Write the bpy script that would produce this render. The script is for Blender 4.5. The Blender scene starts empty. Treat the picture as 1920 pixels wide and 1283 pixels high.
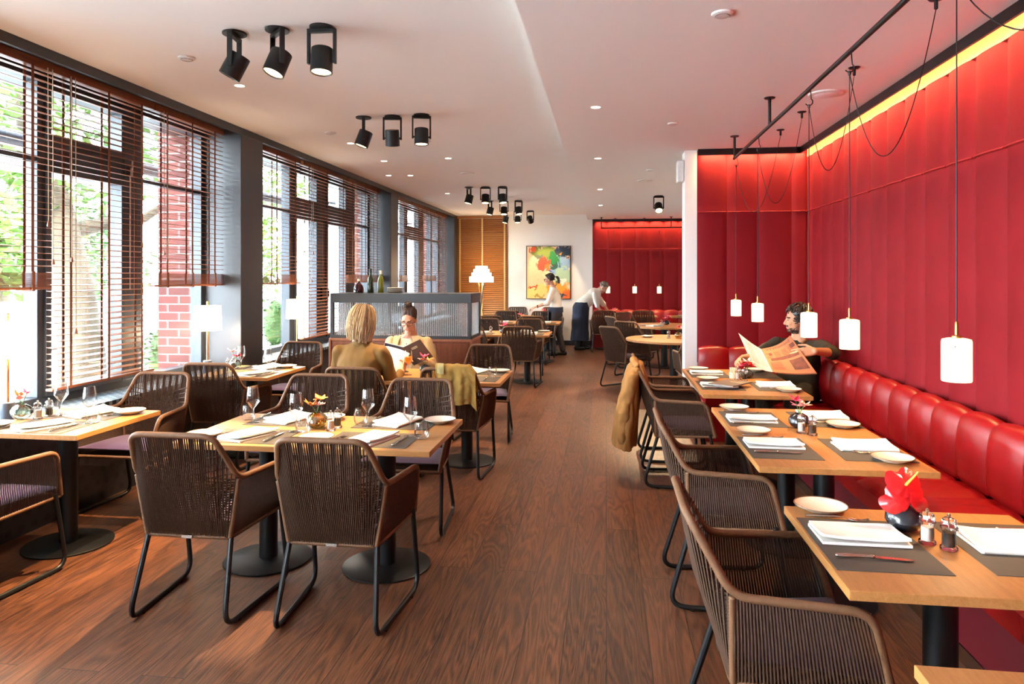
import bpy, math, random
from mathutils import Vector, Matrix, Euler, noise as mnoise
random.seed(7)
PI = math.pi
S = bpy.context.scene
COL = S.collection

# ------------------------------------------------------------------ camera, sky, sun, exposure
cam = bpy.data.cameras.new('camera')
cam.sensor_width = 36.0
cam.lens = 1320 * 36.0 / 1920
cam.shift_y = -(641.5 - 519) / 1920
cam.clip_start = 0.05
cam_ob = bpy.data.objects.new('camera', cam)
COL.objects.link(cam_ob)
cam_ob.location = (0, 0, 1.6)
cam_ob.rotation_euler = (PI / 2, 0, math.atan(177 / 1320))
S.camera = cam_ob

W = bpy.data.worlds.new('sky')
S.world = W
W.use_nodes = True
bg = W.node_tree.nodes['Background']
bg.inputs[0].default_value = (0.80, 0.92, 1.0, 1)
bg.inputs[1].default_value = 27.0

sun = bpy.data.lights.new('sun', 'SUN')
sun.energy = 6.0
sun.angle = 0.03
sun.color = (1.0, 0.95, 0.86)
sun_ob = bpy.data.objects.new('sun', sun)
COL.objects.link(sun_ob)
sun_ob.rotation_euler = Euler((math.radians(8), math.radians(35), 0))

S.view_settings.view_transform = 'Standard'
S.view_settings.look = 'None'
S.view_settings.gamma = 1
S.view_settings.use_curve_mapping = False
S.view_settings.exposure = 1.15
S.cycles.use_denoising = True
S.cycles.max_bounces = 10
S.cycles.diffuse_bounces = 4
S.cycles.glossy_bounces = 3
S.cycles.transmission_bounces = 4
S.cycles.transparent_max_bounces = 16
S.cycles.sample_clamp_indirect = 6
S.cycles.caustics_reflective = False
S.cycles.caustics_refractive = False

# ------------------------------------------------------------------ materials
def lin(c):
    out = []
    for v in c[:3]:
        v = v / 255.0
        out.append(v / 12.92 if v <= 0.04045 else ((v + 0.055) / 1.055) ** 2.4)
    return (out[0], out[1], out[2], 1)

class NT:
    def __init__(s, name):
        s.m = bpy.data.materials.new(name)
        s.m.use_nodes = True
        s.t = s.m.node_tree
        s.b = s.t.nodes['Principled BSDF']
        s.o = s.t.nodes['Material Output']
    def n(s, kind, **kw):
        k = s.t.nodes.new(kind)
        for a, v in kw.items():
            if a[0] == 'i' and a[1:].isdigit():
                k.inputs[int(a[1:])].default_value = v
            else:
                setattr(k, a, v)
        return k
    def l(s, a, b):
        s.t.links.new(a, b)
    def math(s, op, a, b=None, c=None):
        k = s.n('ShaderNodeMath', operation=op)
        for i, x in enumerate((a, b, c)):
            if x is None: continue
            if isinstance(x, (int, float)): k.inputs[i].default_value = x
            else: s.l(x, k.inputs[i])
        return k.outputs[0]
    def mix(s, f, a, b, mode='MIX'):
        k = s.n('ShaderNodeMix', data_type='RGBA', blend_type=mode)
        for i, x in ((0, f), (6, a), (7, b)):
            if isinstance(x, (int, float)): k.inputs[i].default_value = x
            elif isinstance(x, tuple): k.inputs[i].default_value = x
            else: s.l(x, k.inputs[i])
        return k.outputs[2]
    def coord(s, scale=(1, 1, 1), rot=(0, 0, 0), kind='Object'):
        c = s.n('ShaderNodeTexCoord')
        mp = s.n('ShaderNodeMapping')
        s.l(c.outputs[kind], mp.inputs[0])
        mp.inputs['Scale'].default_value = scale
        mp.inputs['Rotation'].default_value = rot
        return mp.outputs[0]
    def noise(s, vec, scale=5, detail=4, rough=0.55, dist=0):
        k = s.n('ShaderNodeTexNoise')
        s.l(vec, k.inputs['Vector'])
        k.inputs['Scale'].default_value = scale
        k.inputs['Detail'].default_value = detail
        k.inputs['Roughness'].default_value = rough
        k.inputs['Distortion'].default_value = dist
        return k.outputs[0]
    def bump(s, h, strength=0.3, dist=0.01):
        k = s.n('ShaderNodeBump')
        k.inputs['Strength'].default_value = strength
        k.inputs['Distance'].default_value = dist
        s.l(h, k.inputs['Height'])
        s.l(k.outputs[0], s.b.inputs['Normal'])
    def set(s, **kw):
        for a, v in kw.items():
            s.b.inputs[a.replace('_', ' ')].default_value = v

def mat(name, c, rough=0.5, metal=0.0, var=0.10, vs=30, bump=0.0, bs=120, spec=0.5, emit=0.0, ec=None, sheen=0.0, coat=0.0, c2=None, vstretch=(1, 1, 1)):
    t = NT(name)
    t.set(Roughness=rough, Metallic=metal)
    t.b.inputs['Specular IOR Level'].default_value = spec
    co = t.coord(vstretch)
    a = lin(c)
    b = lin(c2) if c2 else tuple(min(1, x * (1 - 2 * var)) for x in a[:3]) + (1,)
    nf = t.noise(co, vs, 3)
    t.l(t.mix(nf, a, b) if c2 else t.mix(t.math('MULTIPLY', nf, 1.0), a, b), t.b.inputs['Base Color'])
    if bump:
        t.bump(t.noise(co, bs, 3), bump, 0.004)
    if emit:
        t.b.inputs['Emission Color'].default_value = ec or a
        t.b.inputs['Emission Strength'].default_value = emit
    if sheen:
        t.b.inputs['Sheen Weight'].default_value = sheen
    if coat:
        t.b.inputs['Coat Weight'].default_value = coat
    return t.m

def wood(name, c1, c2, stretch, rough=0.4, scale=1.0, bump=0.05, fine=True):
    t = NT(name)
    co = t.coord(stretch)
    n1 = t.noise(co, 3.0 * scale, 6, 0.6, 0.6)
    n2 = t.noise(co, 22.0 * scale, 4, 0.6, 0.2)
    f = t.math('ADD', t.math('MULTIPLY', n1, 0.65), t.math('MULTIPLY', n2, 0.45))
    r = t.n('ShaderNodeValToRGB')
    r.color_ramp.elements[0].position = 0.35
    r.color_ramp.elements[1].position = 0.72
    r.color_ramp.elements[0].color = lin(c1)
    r.color_ramp.elements[1].color = lin(c2)
    t.l(f, r.inputs[0])
    t.l(r.outputs[0], t.b.inputs['Base Color'])
    t.set(Roughness=rough)
    if bump: t.bump(n2, bump, 0.002)
    return t.m

def thin_glass(name, tint=(0.96, 0.98, 0.98), gloss=0.9, rough=0.02, base=0.04):
    t = NT(name)
    t.t.nodes.remove(t.b)
    tr = t.n('ShaderNodeBsdfTransparent'); tr.inputs[0].default_value = tint + (1,)
    gl = t.n('ShaderNodeBsdfGlossy'); gl.inputs[0].default_value = (1, 1, 1, 1); gl.inputs['Roughness'].default_value = rough
    lw = t.n('ShaderNodeLayerWeight'); lw.inputs[0].default_value = 0.22
    f = t.math('ADD', t.math('MULTIPLY', lw.outputs['Fresnel'], gloss), base)
    mx = t.n('ShaderNodeMixShader')
    t.l(f, mx.inputs[0]); t.l(tr.outputs[0], mx.inputs[1]); t.l(gl.outputs[0], mx.inputs[2])
    t.l(mx.outputs[0], t.o.inputs[0])
    return t.m

MT = {}
MT['black'] = mat('black metal', (10, 10, 12), 0.42, 0.0, 0.1, 60, spec=.35)
MT['anthracite'] = mat('anthracite paint', (44, 47, 54), 0.42, 0, 0.06, 20)
MT['frame'] = mat('window frame paint', (50, 56, 66), 0.38, 0, 0.06, 20)
MT['pillar'] = mat('pillar paint', (52, 50, 54), 0.4, 0, 0.10, 6)
MT['white'] = mat('white plaster', (236, 232, 228), 0.85, 0, 0.015, 4, 0.03, 80)
MT['ceil'] = mat('ceiling paint', (238, 234, 230), 0.9, 0, 0.012, 3, 0.02, 60)
MT['oak'] = wood('oak table top', (150, 98, 50), (180, 126, 72), (14, 1.1, 14), 0.38, 1.0)
MT['oakx'] = wood('oak table top crosswise', (150, 98, 50), (180, 126, 72), (1.1, 14, 14), 0.38, 1.0)
MT['blind'] = wood('blind wood', (104, 56, 32), (150, 88, 54), (18, 1.0, 18), 0.38, 0.8)
MT['slatw'] = wood('honey slat wood', (128, 74, 28), (170, 106, 48), (1.0, 18, 30), 0.4, 0.8)
MT['tape'] = mat('blind tape', (120, 66, 40), 0.8, 0, 0.08, 60)
MT['tapeh'] = mat('pale blind tape', (206, 168, 112), 0.8, 0, 0.05, 60)
MT['cord'] = mat('blind cord', (190, 176, 150), 0.8)
MT['walnut'] = wood('walnut cabinet', (104, 54, 34), (136, 76, 50), (10, 10, 1.0), 0.38, 1.0)
MT['walnute'] = wood('walnut edging', (140, 82, 54), (164, 102, 70), (10, 10, 1.0), 0.38, 1.0)
MT['rope'] = mat('woven rope', (80, 53, 38), 0.62, 0, 0.22, 40, spec=.3, c2=(46, 30, 22))
MT['ropew'] = mat('wrapped rope edge', (120, 82, 54), 0.6, 0, 0.2, 60, spec=.35, c2=(80, 52, 34))
MT['cushion'] = mat('plum seat cloth', (66, 30, 72), 0.9, 0, 0.1, 200, 0.15, 900, sheen=0.3)
MT['mat'] = mat('placemat weave', (78, 68, 58), 0.75, 0, 0.15, 400, 0.25, 700)
MT['linen'] = mat('white linen', (240, 236, 228), 0.85, 0, 0.02, 60, 0.1, 500)
MT['china'] = mat('glazed china', (226, 218, 204), 0.22, 0, 0.03, 20)
MT['chinarim'] = mat('brown plate edge', (120, 88, 58), 0.4)
MT['steel'] = mat('polished cutlery steel', (196, 192, 186), 0.22, 1.0, 0.04, 30)
MT['acryl'] = thin_glass('clear acrylic', (0.95, 0.93, 0.92), 0.9, 0.05, 0.08)
MT['salt'] = mat('salt', (236, 230, 220), 0.9)
MT['pepper'] = mat('peppercorns', (44, 32, 26), 0.8, 0, 0.4, 300, 0.6, 400)
MT['darkvase'] = mat('dark glazed vase', (38, 38, 44), 0.16, 0, 0.1, 20)
MT['glass'] = thin_glass('drinking glass', (0.98, 0.985, 0.985), 0.55, 0.01, 0.04)
MT['pane'] = thin_glass('window glass', (0.97, 0.985, 0.99), 0.6, 0.0, 0.015)
MT['greenvase'] = thin_glass('green tinted vase glass', (0.72, 0.82, 0.78), 0.9, 0.05, 0.12)
MT['ambervase'] = thin_glass('amber vase glass', (0.78, 0.60, 0.26), 0.8, 0.08, 0.15)
MT['pinkp'] = mat('pink petal', (226, 60, 110), 0.5, 0, 0.15, 40)
MT['palep'] = mat('pale pink petal', (240, 170, 160), 0.5, 0, 0.12, 40)
MT['orangep'] = mat('orange petal', (236, 140, 60), 0.5, 0, 0.2, 40)
MT['redp'] = mat('red anthurium spathe', (214, 26, 30), 0.2, 0, 0.12, 30, 0.4, 50)
MT['spadix'] = mat('yellow spadix', (214, 170, 60), 0.6, 0, 0.1, 200, 0.4, 400)
MT['stem'] = mat('green stem', (70, 110, 50), 0.6)
MT['cream'] = mat('cream ceramic', (226, 212, 184), 0.35)
MT['opal'] = mat('opal glass shade', (255, 244, 214), 0.3, 0, 0.0, 5, emit=0.9, ec=(1.0, 0.78, 0.42, 1))
MT['shade'] = mat('fabric lamp shade', (250, 240, 222), 0.9, 0, 0.02, 200, 0.05, 500, emit=2.2, ec=(1.0, 0.86, 0.66, 1))
MT['brass'] = mat('brushed brass', (190, 140, 80), 0.32, 1.0, 0.05, 60)
MT['bulb'] = mat('lamp lens', (255, 230, 180), 0.3, 0, 0, 5, emit=9.0, ec=(1.0, 0.66, 0.3, 1))
MT['down'] = mat('downlight lens', (255, 244, 230), 0.3, 0, 0, 5, emit=12.0, ec=(1.0, 0.86, 0.68, 1))
MT['plastic'] = mat('white plastic', (232, 230, 226), 0.4)
MT['dgrey'] = mat('dark screen housing', (40, 44, 52), 0.4)
MT['screen'] = mat('screen glow', (150, 170, 190), 0.3, emit=0.25, ec=(0.5, 0.6, 0.7, 1))
MT['paper'] = mat('white paper', (240, 238, 230), 0.8, 0, 0.02, 20)
MT['salmon'] = mat('salmon newsprint', (160, 92, 58), 0.85, 0, 0.05, 40)
MT['ink'] = mat('printing ink', (66, 40, 30), 0.85)
MT['photo'] = mat('printed picture', (120, 52, 30), 0.8, 0, 0.5, 25, c2=(30, 16, 14))
MT['menu'] = mat('brown menu cover', (60, 40, 30), 0.6, 0, 0.1, 100, 0.1, 300)
MT['menug'] = mat('grey brown menu cover', (116, 98, 84), 0.6, 0, 0.06, 100, 0.1, 300)
MT['navy'] = mat('navy menu lining', (28, 34, 62), 0.6)
MT['emblem'] = mat('gold foil', (206, 182, 140), 0.4, 0.4)
MT['led'] = mat('warm led strip', (255, 220, 150), 0.4, emit=2.0, ec=(1.0, 0.62, 0.22, 1))

# red upholstery for wall and bench
def leather(name, c, rough, bumpscale, bs, spec=0.5):
    t = NT(name)
    t.b.inputs['Specular IOR Level'].default_value = spec
    co = t.coord()
    a = lin(c); b = tuple(x * 0.72 for x in a[:3]) + (1,)
    t.l(t.mix(t.noise(co, 4, 4), a, b), t.b.inputs['Base Color'])
    t.set(Roughness=rough)
    h = t.math('ADD', t.noise(co, bumpscale, 4, 0.6, 0.3), t.math('MULTIPLY', t.noise(co, 240, 2), 0.25))
    t.bump(h, bs, 0.006)
    return t.m
MT['redwall'] = leather('red wall upholstery', (132, 16, 25), 0.7, 14, 0.16, spec=0.18)
MT['redseat'] = leather('red bench leather', (142, 8, 14), 0.32, 10, 0.28, spec=0.45)

# floor boards
def floor_mat():
    t = NT('oak floor boards')
    co = t.coord(rot=(0, 0, PI / 2))
    br = t.n('ShaderNodeTexBrick')
    t.l(co, br.inputs['Vector'])
    br.offset = 0.37
    br.inputs['Scale'].default_value = 1.0
    br.inputs['Mortar Size'].default_value = 0.0022
    br.inputs['Mortar Smooth'].default_value = 0.2
    br.inputs['Bias'].default_value = 0.0
    br.inputs['Brick Width'].default_value = 1.9
    br.inputs['Row Height'].default_value = 0.185
    br.inputs['Color1'].default_value = (0.0, 0.0, 0.0, 1)
    br.inputs['Color2'].default_value = (1, 1, 1, 1)
    br.inputs['Mortar'].default_value = (0.5, 0.5, 0.5, 1)
    sep = t.n('ShaderNodeSeparateColor'); t.l(br.outputs['Color'], sep.inputs[0])
    val = sep.outputs[0]
    # per board shift of the grain
    comb = t.n('ShaderNodeCombineXYZ'); t.l(t.math('MULTIPLY', val, 7.0), comb.inputs[0]); t.l(t.math('MULTIPLY', val, 3.1), comb.inputs[1])
    va = t.n('ShaderNodeVectorMath', operation='ADD')
    t.l(t.coord(), va.inputs[0]); t.l(comb.outputs[0], va.inputs[1])
    mp = t.n('ShaderNodeMapping'); t.l(va.outputs[0], mp.inputs[0]); mp.inputs['Scale'].default_value = (11, 0.9, 1)
    g1 = t.noise(mp.outputs[0], 0.75, 2, 0.5, 0.9)
    ring = t.math('ABSOLUTE', t.math('SUBTRACT', t.math('FRACT', t.math('MULTIPLY', g1, 13.0)), 0.5))
    mp2 = t.n('ShaderNodeMapping'); t.l(va.outputs[0], mp2.inputs[0]); mp2.inputs['Scale'].default_value = (60, 2.5, 1)
    g2 = t.noise(mp2.outputs[0], 3.0, 4, 0.65)
    f = t.math('ADD', t.math('ADD', t.math('MULTIPLY', ring, 0.70), t.math('MULTIPLY', g2, 0.95)), t.math('MULTIPLY', t.math('SUBTRACT', val, 0.5), 0.16))
    r = t.n('ShaderNodeValToRGB')
    r.color_ramp.elements[0].position = 0.36; r.color_ramp.elements[0].color = lin((40, 19, 10))
    r.color_ramp.elements[1].position = 1.0; r.color_ramp.elements[1].color = lin((116, 68, 40))
    t.l(f, r.inputs[0])
    c = t.mix(br.outputs['Fac'], r.outputs[0], lin((26, 14, 10)))
    t.l(c, t.b.inputs['Base Color'])
    t.set(Roughness=0.42)
    t.bump(t.math('SUBTRACT', t.math('MULTIPLY', g2, 0.3), br.outputs['Fac']), 0.25, 0.003)
    return t.m
MT['floor'] = floor_mat()

def brick_mat():
    t = NT('clinker brick')
    co = t.coord()
    # run the pattern round the corner: u = x + y, v = z
    sp = t.n('ShaderNodeSeparateXYZ'); t.l(co, sp.inputs[0])
    cb = t.n('ShaderNodeCombineXYZ'); t.l(t.math('ADD', sp.outputs[0], sp.outputs[1]), cb.inputs[0]); t.l(sp.outputs[2], cb.inputs[1])
    br = t.n('ShaderNodeTexBrick'); t.l(cb.outputs[0], br.inputs['Vector'])
    for k, v in (('Scale', 1.0), ('Mortar Size', 0.006), ('Brick Width', 0.24), ('Row Height', 0.083)):
        br.inputs[k].default_value = v
    br.inputs['Color1'].default_value = lin((112, 52, 42)); br.inputs['Color2'].default_value = lin((84, 34, 30))
    br.inputs['Mortar'].default_value = lin((140, 130, 126))
    t.l(br.outputs[0], t.b.inputs['Base Color'])
    t.set(Roughness=0.85)
    return t.m
MT['brick'] = brick_mat()

def perforated(name, sx, sy, axis, base, hole, rx, ry):
    """regular rows of oval holes, every second row shifted"""
    t = NT(name)
    co = t.coord()
    sp = t.n('ShaderNodeSeparateXYZ'); t.l(co, sp.inputs[0])
    u, v = sp.outputs[axis[0]], sp.outputs[axis[1]]
    row = t.math('DIVIDE', v, sy)
    odd = t.math('MULTIPLY', t.math('MODULO', t.math('FLOOR', row), 2.0), 0.5)
    a = t.math('SUBTRACT', t.math('FRACT', t.math('ADD', t.math('DIVIDE', u, sx), odd)), 0.5)
    b = t.math('SUBTRACT', t.math('FRACT', row), 0.5)
    d = t.math('ADD', t.math('POWER', t.math('DIVIDE', a, rx), 2.0), t.math('POWER', t.math('DIVIDE', b, ry), 2.0))
    f = t.math('LESS_THAN', d, 1.0)
    t.l(t.mix(f, lin(base), lin(hole)), t.b.inputs['Base Color'])
    t.set(Roughness=0.4)
    return t.m
MT['perf_top'] = perforated('perforated sill', 0.075, 0.05, (1, 0), (112, 124, 134), (16, 18, 22), 0.30, 0.28)
MT['perf_front'] = perforated('perforated radiator front', 0.10, 0.09, (1, 2), (32, 32, 36), (8, 8, 10), 0.26, 0.26)

def ribbed():
    t = NT('ribbed glass')
    t.t.nodes.remove(t.b)
    co = t.coord()
    sp = t.n('ShaderNodeSeparateXYZ'); t.l(co, sp.inputs[0])
    u = t.math('ADD', sp.outputs[0], sp.outputs[1])
    w = t.math('SINE', t.math('MULTIPLY', u, 2 * PI / 0.024))
    tr = t.n('ShaderNodeBsdfTransparent'); tr.inputs[0].default_value = (0.93, 0.95, 0.96, 1)
    df = t.n('ShaderNodeBsdfTranslucent'); df.inputs[0].default_value = (0.85, 0.9, 0.93, 1)
    d2 = t.n('ShaderNodeBsdfDiffuse'); d2.inputs[0].default_value = (0.6, 0.63, 0.65, 1)
    m0 = t.n('ShaderNodeMixShader'); m0.inputs[0].default_value = 0.45
    t.l(df.outputs[0], m0.inputs[1]); t.l(d2.outputs[0], m0.inputs[2])
    m1 = t.n('ShaderNodeMixShader'); t.l(t.math('ADD', t.math('MULTIPLY', w, 0.18), 0.30), m1.inputs[0])
    t.l(tr.outputs[0], m1.inputs[1]); t.l(m0.outputs[0], m1.inputs[2])
    t.l(m1.outputs[0], t.o.inputs[0])
    return t.m
MT['ribbed'] = ribbed()

def painting_mat():
    """loose abstract of warm whites, reds, greens and blues; p in 0..1 across the canvas"""
    t = NT('abstract painting')
    c = t.n('ShaderNodeTexCoord')
    nz = t.n('ShaderNodeTexNoise'); t.l(c.outputs['Generated'], nz.inputs['Vector'])
    nz.inputs['Scale'].default_value = 6.5; nz.inputs['Detail'].default_value = 9; nz.inputs['Roughness'].default_value = 0.66; nz.inputs['Distortion'].default_value = 0.8
    sc = t.n('ShaderNodeVectorMath', operation='MULTIPLY_ADD'); t.l(nz.outputs['Color'], sc.inputs[0])
    sc.inputs[1].default_value = (0.42, 0.42, 0.42); t.l(c.outputs['Generated'], sc.inputs[2])
    sp = t.n('ShaderNodeSeparateXYZ'); t.l(sc.outputs[0], sp.inputs[0])
    X = t.math('SUBTRACT', sp.outputs[0], 0.21); Z = t.math('SUBTRACT', sp.outputs[2], 0.21)
    cur = lin((240, 212, 178))
    blobs = [(0.15, 0.45, .28, .3, (240, 196, 160)), (0.2, 0.12, .3, .14, (236, 208, 130)), (0.75, 0.62, .3, .2, (140, 178, 206)), (0.85, 0.40, .2, .2, (172, 200, 176)),
             (0.70, 0.20, .26, .13, (244, 166, 50)), (0.92, 0.08, .12, .12, (236, 120, 40)), (0.42, 0.88, .34, .13, (128, 150, 56)), (0.30, 0.80, .12, .05, (104, 112, 92)),
             (0.85, 0.88, .16, .12, (40, 64, 84)), (0.74, 0.96, .05, .05, (60, 90, 150)), (0.62, 0.74, .13, .13, (28, 132, 62)), (0.66, 0.62, .10, .06, (44, 96, 82)), (0.38, 0.66, .15, .12, (232, 84, 56)),
             (0.50, 0.58, .08, .06, (240, 130, 50)), (0.54, 0.52, .07, .03, (70, 90, 170)), (0.12, 0.95, .09, .05, (220, 90, 40)), (0.13, 0.22, .09, .03, (190, 40, 36)), (0.80, 0.85, .05, .025, (240, 170, 60)),
             (0.82, 0.33, .12, .05, (226, 226, 214)), (0.72, 0.30, .05, .04, (64, 96, 80)), (0.78, 0.07, .12, .06, (34, 66, 96)), (0.28, 0.04, .16, .025, (180, 150, 60))]
    for bx, bz, rx, rz, cc in blobs:
        d = t.math('ADD', t.math('POWER', t.math('DIVIDE', t.math('SUBTRACT', X, bx), rx), 2.0), t.math('POWER', t.math('DIVIDE', t.math('SUBTRACT', Z, bz), rz), 2.0))
        f = t.n('ShaderNodeMapRange', interpolation_type='SMOOTHSTEP')
        t.l(d, f.inputs[0]); f.inputs[1].default_value = 1.15; f.inputs[2].default_value = 0.75; f.inputs[3].default_value = 0; f.inputs[4].default_value = 1
        cur = t.mix(f.outputs[0], cur, lin(cc))
    n2 = t.noise(c.outputs['Generated'], 16, 6, 0.7, 1.2)
    cur = t.mix(t.math('MULTIPLY', n2, 0.55), cur, lin((120, 90, 70)), 'OVERLAY')
    t.l(cur, t.b.inputs['Base Color'])
    t.set(Roughness=0.5)
    return t.m
MT['painting'] = painting_mat()

# ------------------------------------------------------------------ mesh helpers
class MB:
    def __init__(s):
        s.v = []; s.f = []; s.mi = []
    def add(s, vs, fs, mi=0, M=None):
        o = len(s.v)
        if M is not None: vs = [M @ Vector(p) for p in vs]
        s.v += [tuple(p) for p in vs]
        s.f += [tuple(o + i for i in f) for f in fs]
        s.mi += [mi] * len(fs)
        return s
    def box(s, x0, x1, y0, y1, z0, z1, mi=0, M=None):
        vs = [(x0, y0, z0), (x1, y0, z0), (x1, y1, z0), (x0, y1, z0), (x0, y0, z1), (x1, y0, z1), (x1, y1, z1), (x0, y1, z1)]
        return s.add(vs, [(0, 3, 2, 1), (4, 5, 6, 7), (0, 1, 5, 4), (1, 2, 6, 5), (2, 3, 7, 6), (3, 0, 4, 7)], mi, M)
    def tube(s, pts, r, n=8, closed=False, mi=0, M=None, up=None):
        pts = [Vector(p) for p in pts]
        k = len(pts)
        rs = r if isinstance(r, (list, tuple)) else [r] * k
        T = []
        for i in range(k):
            if closed: d = pts[(i + 1) % k] - pts[i - 1]
            else: d = pts[min(i + 1, k - 1)] - pts[max(i - 1, 0)]
            T.append(d.normalized() if d.length > 1e-9 else Vector((0, 0, 1)))
        ref = Vector(up) if up else (Vector((0, 0, 1)) if abs(T[0].z) < 0.9 else Vector((1, 0, 0)))
        nrm = (ref - T[0] * ref.dot(T[0])).normalized()
        vs = []
        for i in range(k):
            nn = nrm - T[i] * nrm.dot(T[i])
            if nn.length < 1e-6: nn = T[i].orthogonal()
            nrm = nn.normalized()
            b = T[i].cross(nrm)
            for j in range(n):
                a = 2 * PI * j / n
                vs.append(pts[i] + (nrm * math.cos(a) + b * math.sin(a)) * rs[i])
        fs = []
        for i in range(k if closed else k - 1):
            i2 = (i + 1) % k
            for j in range(n):
                j2 = (j + 1) % n
                fs.append((i * n + j, i * n + j2, i2 * n + j2, i2 * n + j))
        if not closed:
            fs.append(tuple(range(n - 1, -1, -1)))
            fs.append(tuple((k - 1) * n + j for j in range(n)))
        return s.add(vs, fs, mi, M)
    def lathe(s, prof, n=24, c=(0, 0, 0), mi=0, M=None, sx=1, sy=1):
        vs = []; fs = []
        k = len(prof)
        for r, z in prof:
            for j in range(n):
                a = 2 * PI * j / n
                vs.append((c[0] + sx * r * math.cos(a), c[1] + sy * r * math.sin(a), c[2] + z))
        for i in range(k - 1):
            for j in range(n):
                j2 = (j + 1) % n
                fs.append((i * n + j, i * n + j2, (i + 1) * n + j2, (i + 1) * n + j))
        ring = prof[0][0] > 1e-3 and prof[-1][0] > 1e-3 and math.hypot(prof[0][0] - prof[-1][0], prof[0][1] - prof[-1][1]) < .0065
        if ring:
            for j in range(n):
                j2 = (j + 1) % n
                fs.append(((k - 1) * n + j, (k - 1) * n + j2, j2, j))
        else:
            if prof[0][0] > 1e-3: fs.append(tuple(range(n - 1, -1, -1)))
            if prof[-1][0] > 1e-3: fs.append(tuple((k - 1) * n + j for j in range(n)))
        return s.add(vs, fs, mi, M)
    def ell(s, c, rx, ry, rz, nu=16, nv=10, mi=0, M=None, R=None):
        vs = [(0, 0, -rz)]; fs = []
        for i in range(1, nv):
            t = -PI / 2 + PI * i / nv
            for j in range(nu):
                a = 2 * PI * j / nu
                vs.append((rx * math.cos(t) * math.cos(a), ry * math.cos(t) * math.sin(a), rz * math.sin(t)))
        vs.append((0, 0, rz))
        for j in range(nu): fs.append((0, 1 + (j + 1) % nu, 1 + j))
        for i in range(nv - 2):
            for j in range(nu):
                j2 = (j + 1) % nu
                fs.append((1 + i * nu + j, 1 + i * nu + j2, 1 + (i + 1) * nu + j2, 1 + (i + 1) * nu + j))
        L = len(vs) - 1
        for j in range(nu): fs.append((L, 1 + (nv - 2) * nu + j, 1 + (nv - 2) * nu + (j + 1) % nu))
        T = Matrix.Translation(c) @ (R.to_4x4() if R is not None else Matrix())
        return s.add(vs, fs, mi, (M @ T) if M is not None else T)
    def cap(s, a, b, ra, rb, n=12, mi=0, M=None):
        """tapered capsule"""
        a = Vector(a); b = Vector(b); d = (b - a)
        L = d.length; d = d / max(L, 1e-9)
        pts = []; rs = []
        for i in range(4):
            t = PI / 2 * (1 - i / 4.0)
            pts.append(a - d * (ra * math.sin(t))); rs.append(max(ra * math.cos(t), ra * 0.02))
        for i in range(5):
            pts.append(a + (b - a) * (i / 4.0)); rs.append(ra + (rb - ra) * i / 4.0)
        for i in range(1, 5):
            t = PI / 2 * i / 4.0
            pts.append(b + d * (rb * math.sin(t))); rs.append(max(rb * math.cos(t), rb * 0.02))
        return s.tube(pts, rs, n, False, mi, M)
    def grid(s, fn, nu, nv, mi=0, M=None, thick=0.0):
        """sheet fn(u,v)->point, optionally given a thickness along its normal"""
        P = [[Vector(fn(i / nu, j / nv)) for j in range(nv + 1)] for i in range(nu + 1)]
        vs = [p for row in P for p in row]
        fs = []
        w = nv + 1
        for i in range(nu):
            for j in range(nv):
                fs.append((i * w + j, (i + 1) * w + j, (i + 1) * w + j + 1, i * w + j + 1))
        if thick:
            N = []
            for i in range(nu + 1):
                for j in range(nv + 1):
                    du = P[min(i + 1, nu)][j] - P[max(i - 1, 0)][j]
                    dv = P[i][min(j + 1, nv)] - P[i][max(j - 1, 0)]
                    nn = du.cross(dv)
                    N.append(nn.normalized() if nn.length > 1e-12 else Vector((0, 0, 1)))
            o = len(vs)
            vs = [p + q * thick / 2 for p, q in zip(vs, N)] + [p - q * thick / 2 for p, q in zip(vs, N)]
            fs = fs + [tuple(o + k for k in reversed(f)) for f in fs]
            loop = [i * w for i in range(nu + 1)] + [nu * w + j for j in range(1, nv + 1)] + [i * w + nv for i in range(nu - 1, -1, -1)] + [j for j in range(nv - 1, 0, -1)]
            for a, b in zip(loop, loop[1:] + loop[:1]):
                fs.append((b, a, o + a, o + b))
        return s.add(vs, fs, mi, M)
    def build(s, name, mats, parent=None, smooth=True, bevel=0.0, angle=35, sub=0):
        me = bpy.data.meshes.new(name)
        me.from_pydata(s.v, [], s.f)
        if not isinstance(mats, (list, tuple)): mats = [mats]
        for m in mats: me.materials.append(MT[m] if isinstance(m, str) else m)
        if any(s.mi): me.polygons.foreach_set('material_index', s.mi)
        if smooth:
            me.polygons.foreach_set('use_smooth', [True] * len(me.polygons))
            me.set_sharp_from_angle(angle=math.radians(angle))
        me.update()
        o = bpy.data.objects.new(name, me)
        COL.objects.link(o)
        if parent is not None: o.parent = parent
        if bevel:
            b = o.modifiers.new('edge', 'BEVEL'); b.width = bevel; b.segments = 2; b.limit_method = 'ANGLE'; b.angle_limit = math.radians(40)
        if sub:
            q = o.modifiers.new('sub', 'SUBSURF'); q.levels = sub; q.render_levels = sub
        return o

def tag(o, label, cat, group=None):
    o['label'] = label; o['category'] = cat
    if group: o['group'] = group
    return o

def thing(name, label, cat, loc=(0, 0, 0), rz=0.0, group=None):
    o = bpy.data.objects.new(name, None)
    o.empty_display_size = 0.05
    COL.objects.link(o)
    o.location = loc; o.rotation_euler = (0, 0, rz)
    return tag(o, label, cat, group)

def struct(o):
    o['kind'] = 'structure'
    return o

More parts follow.
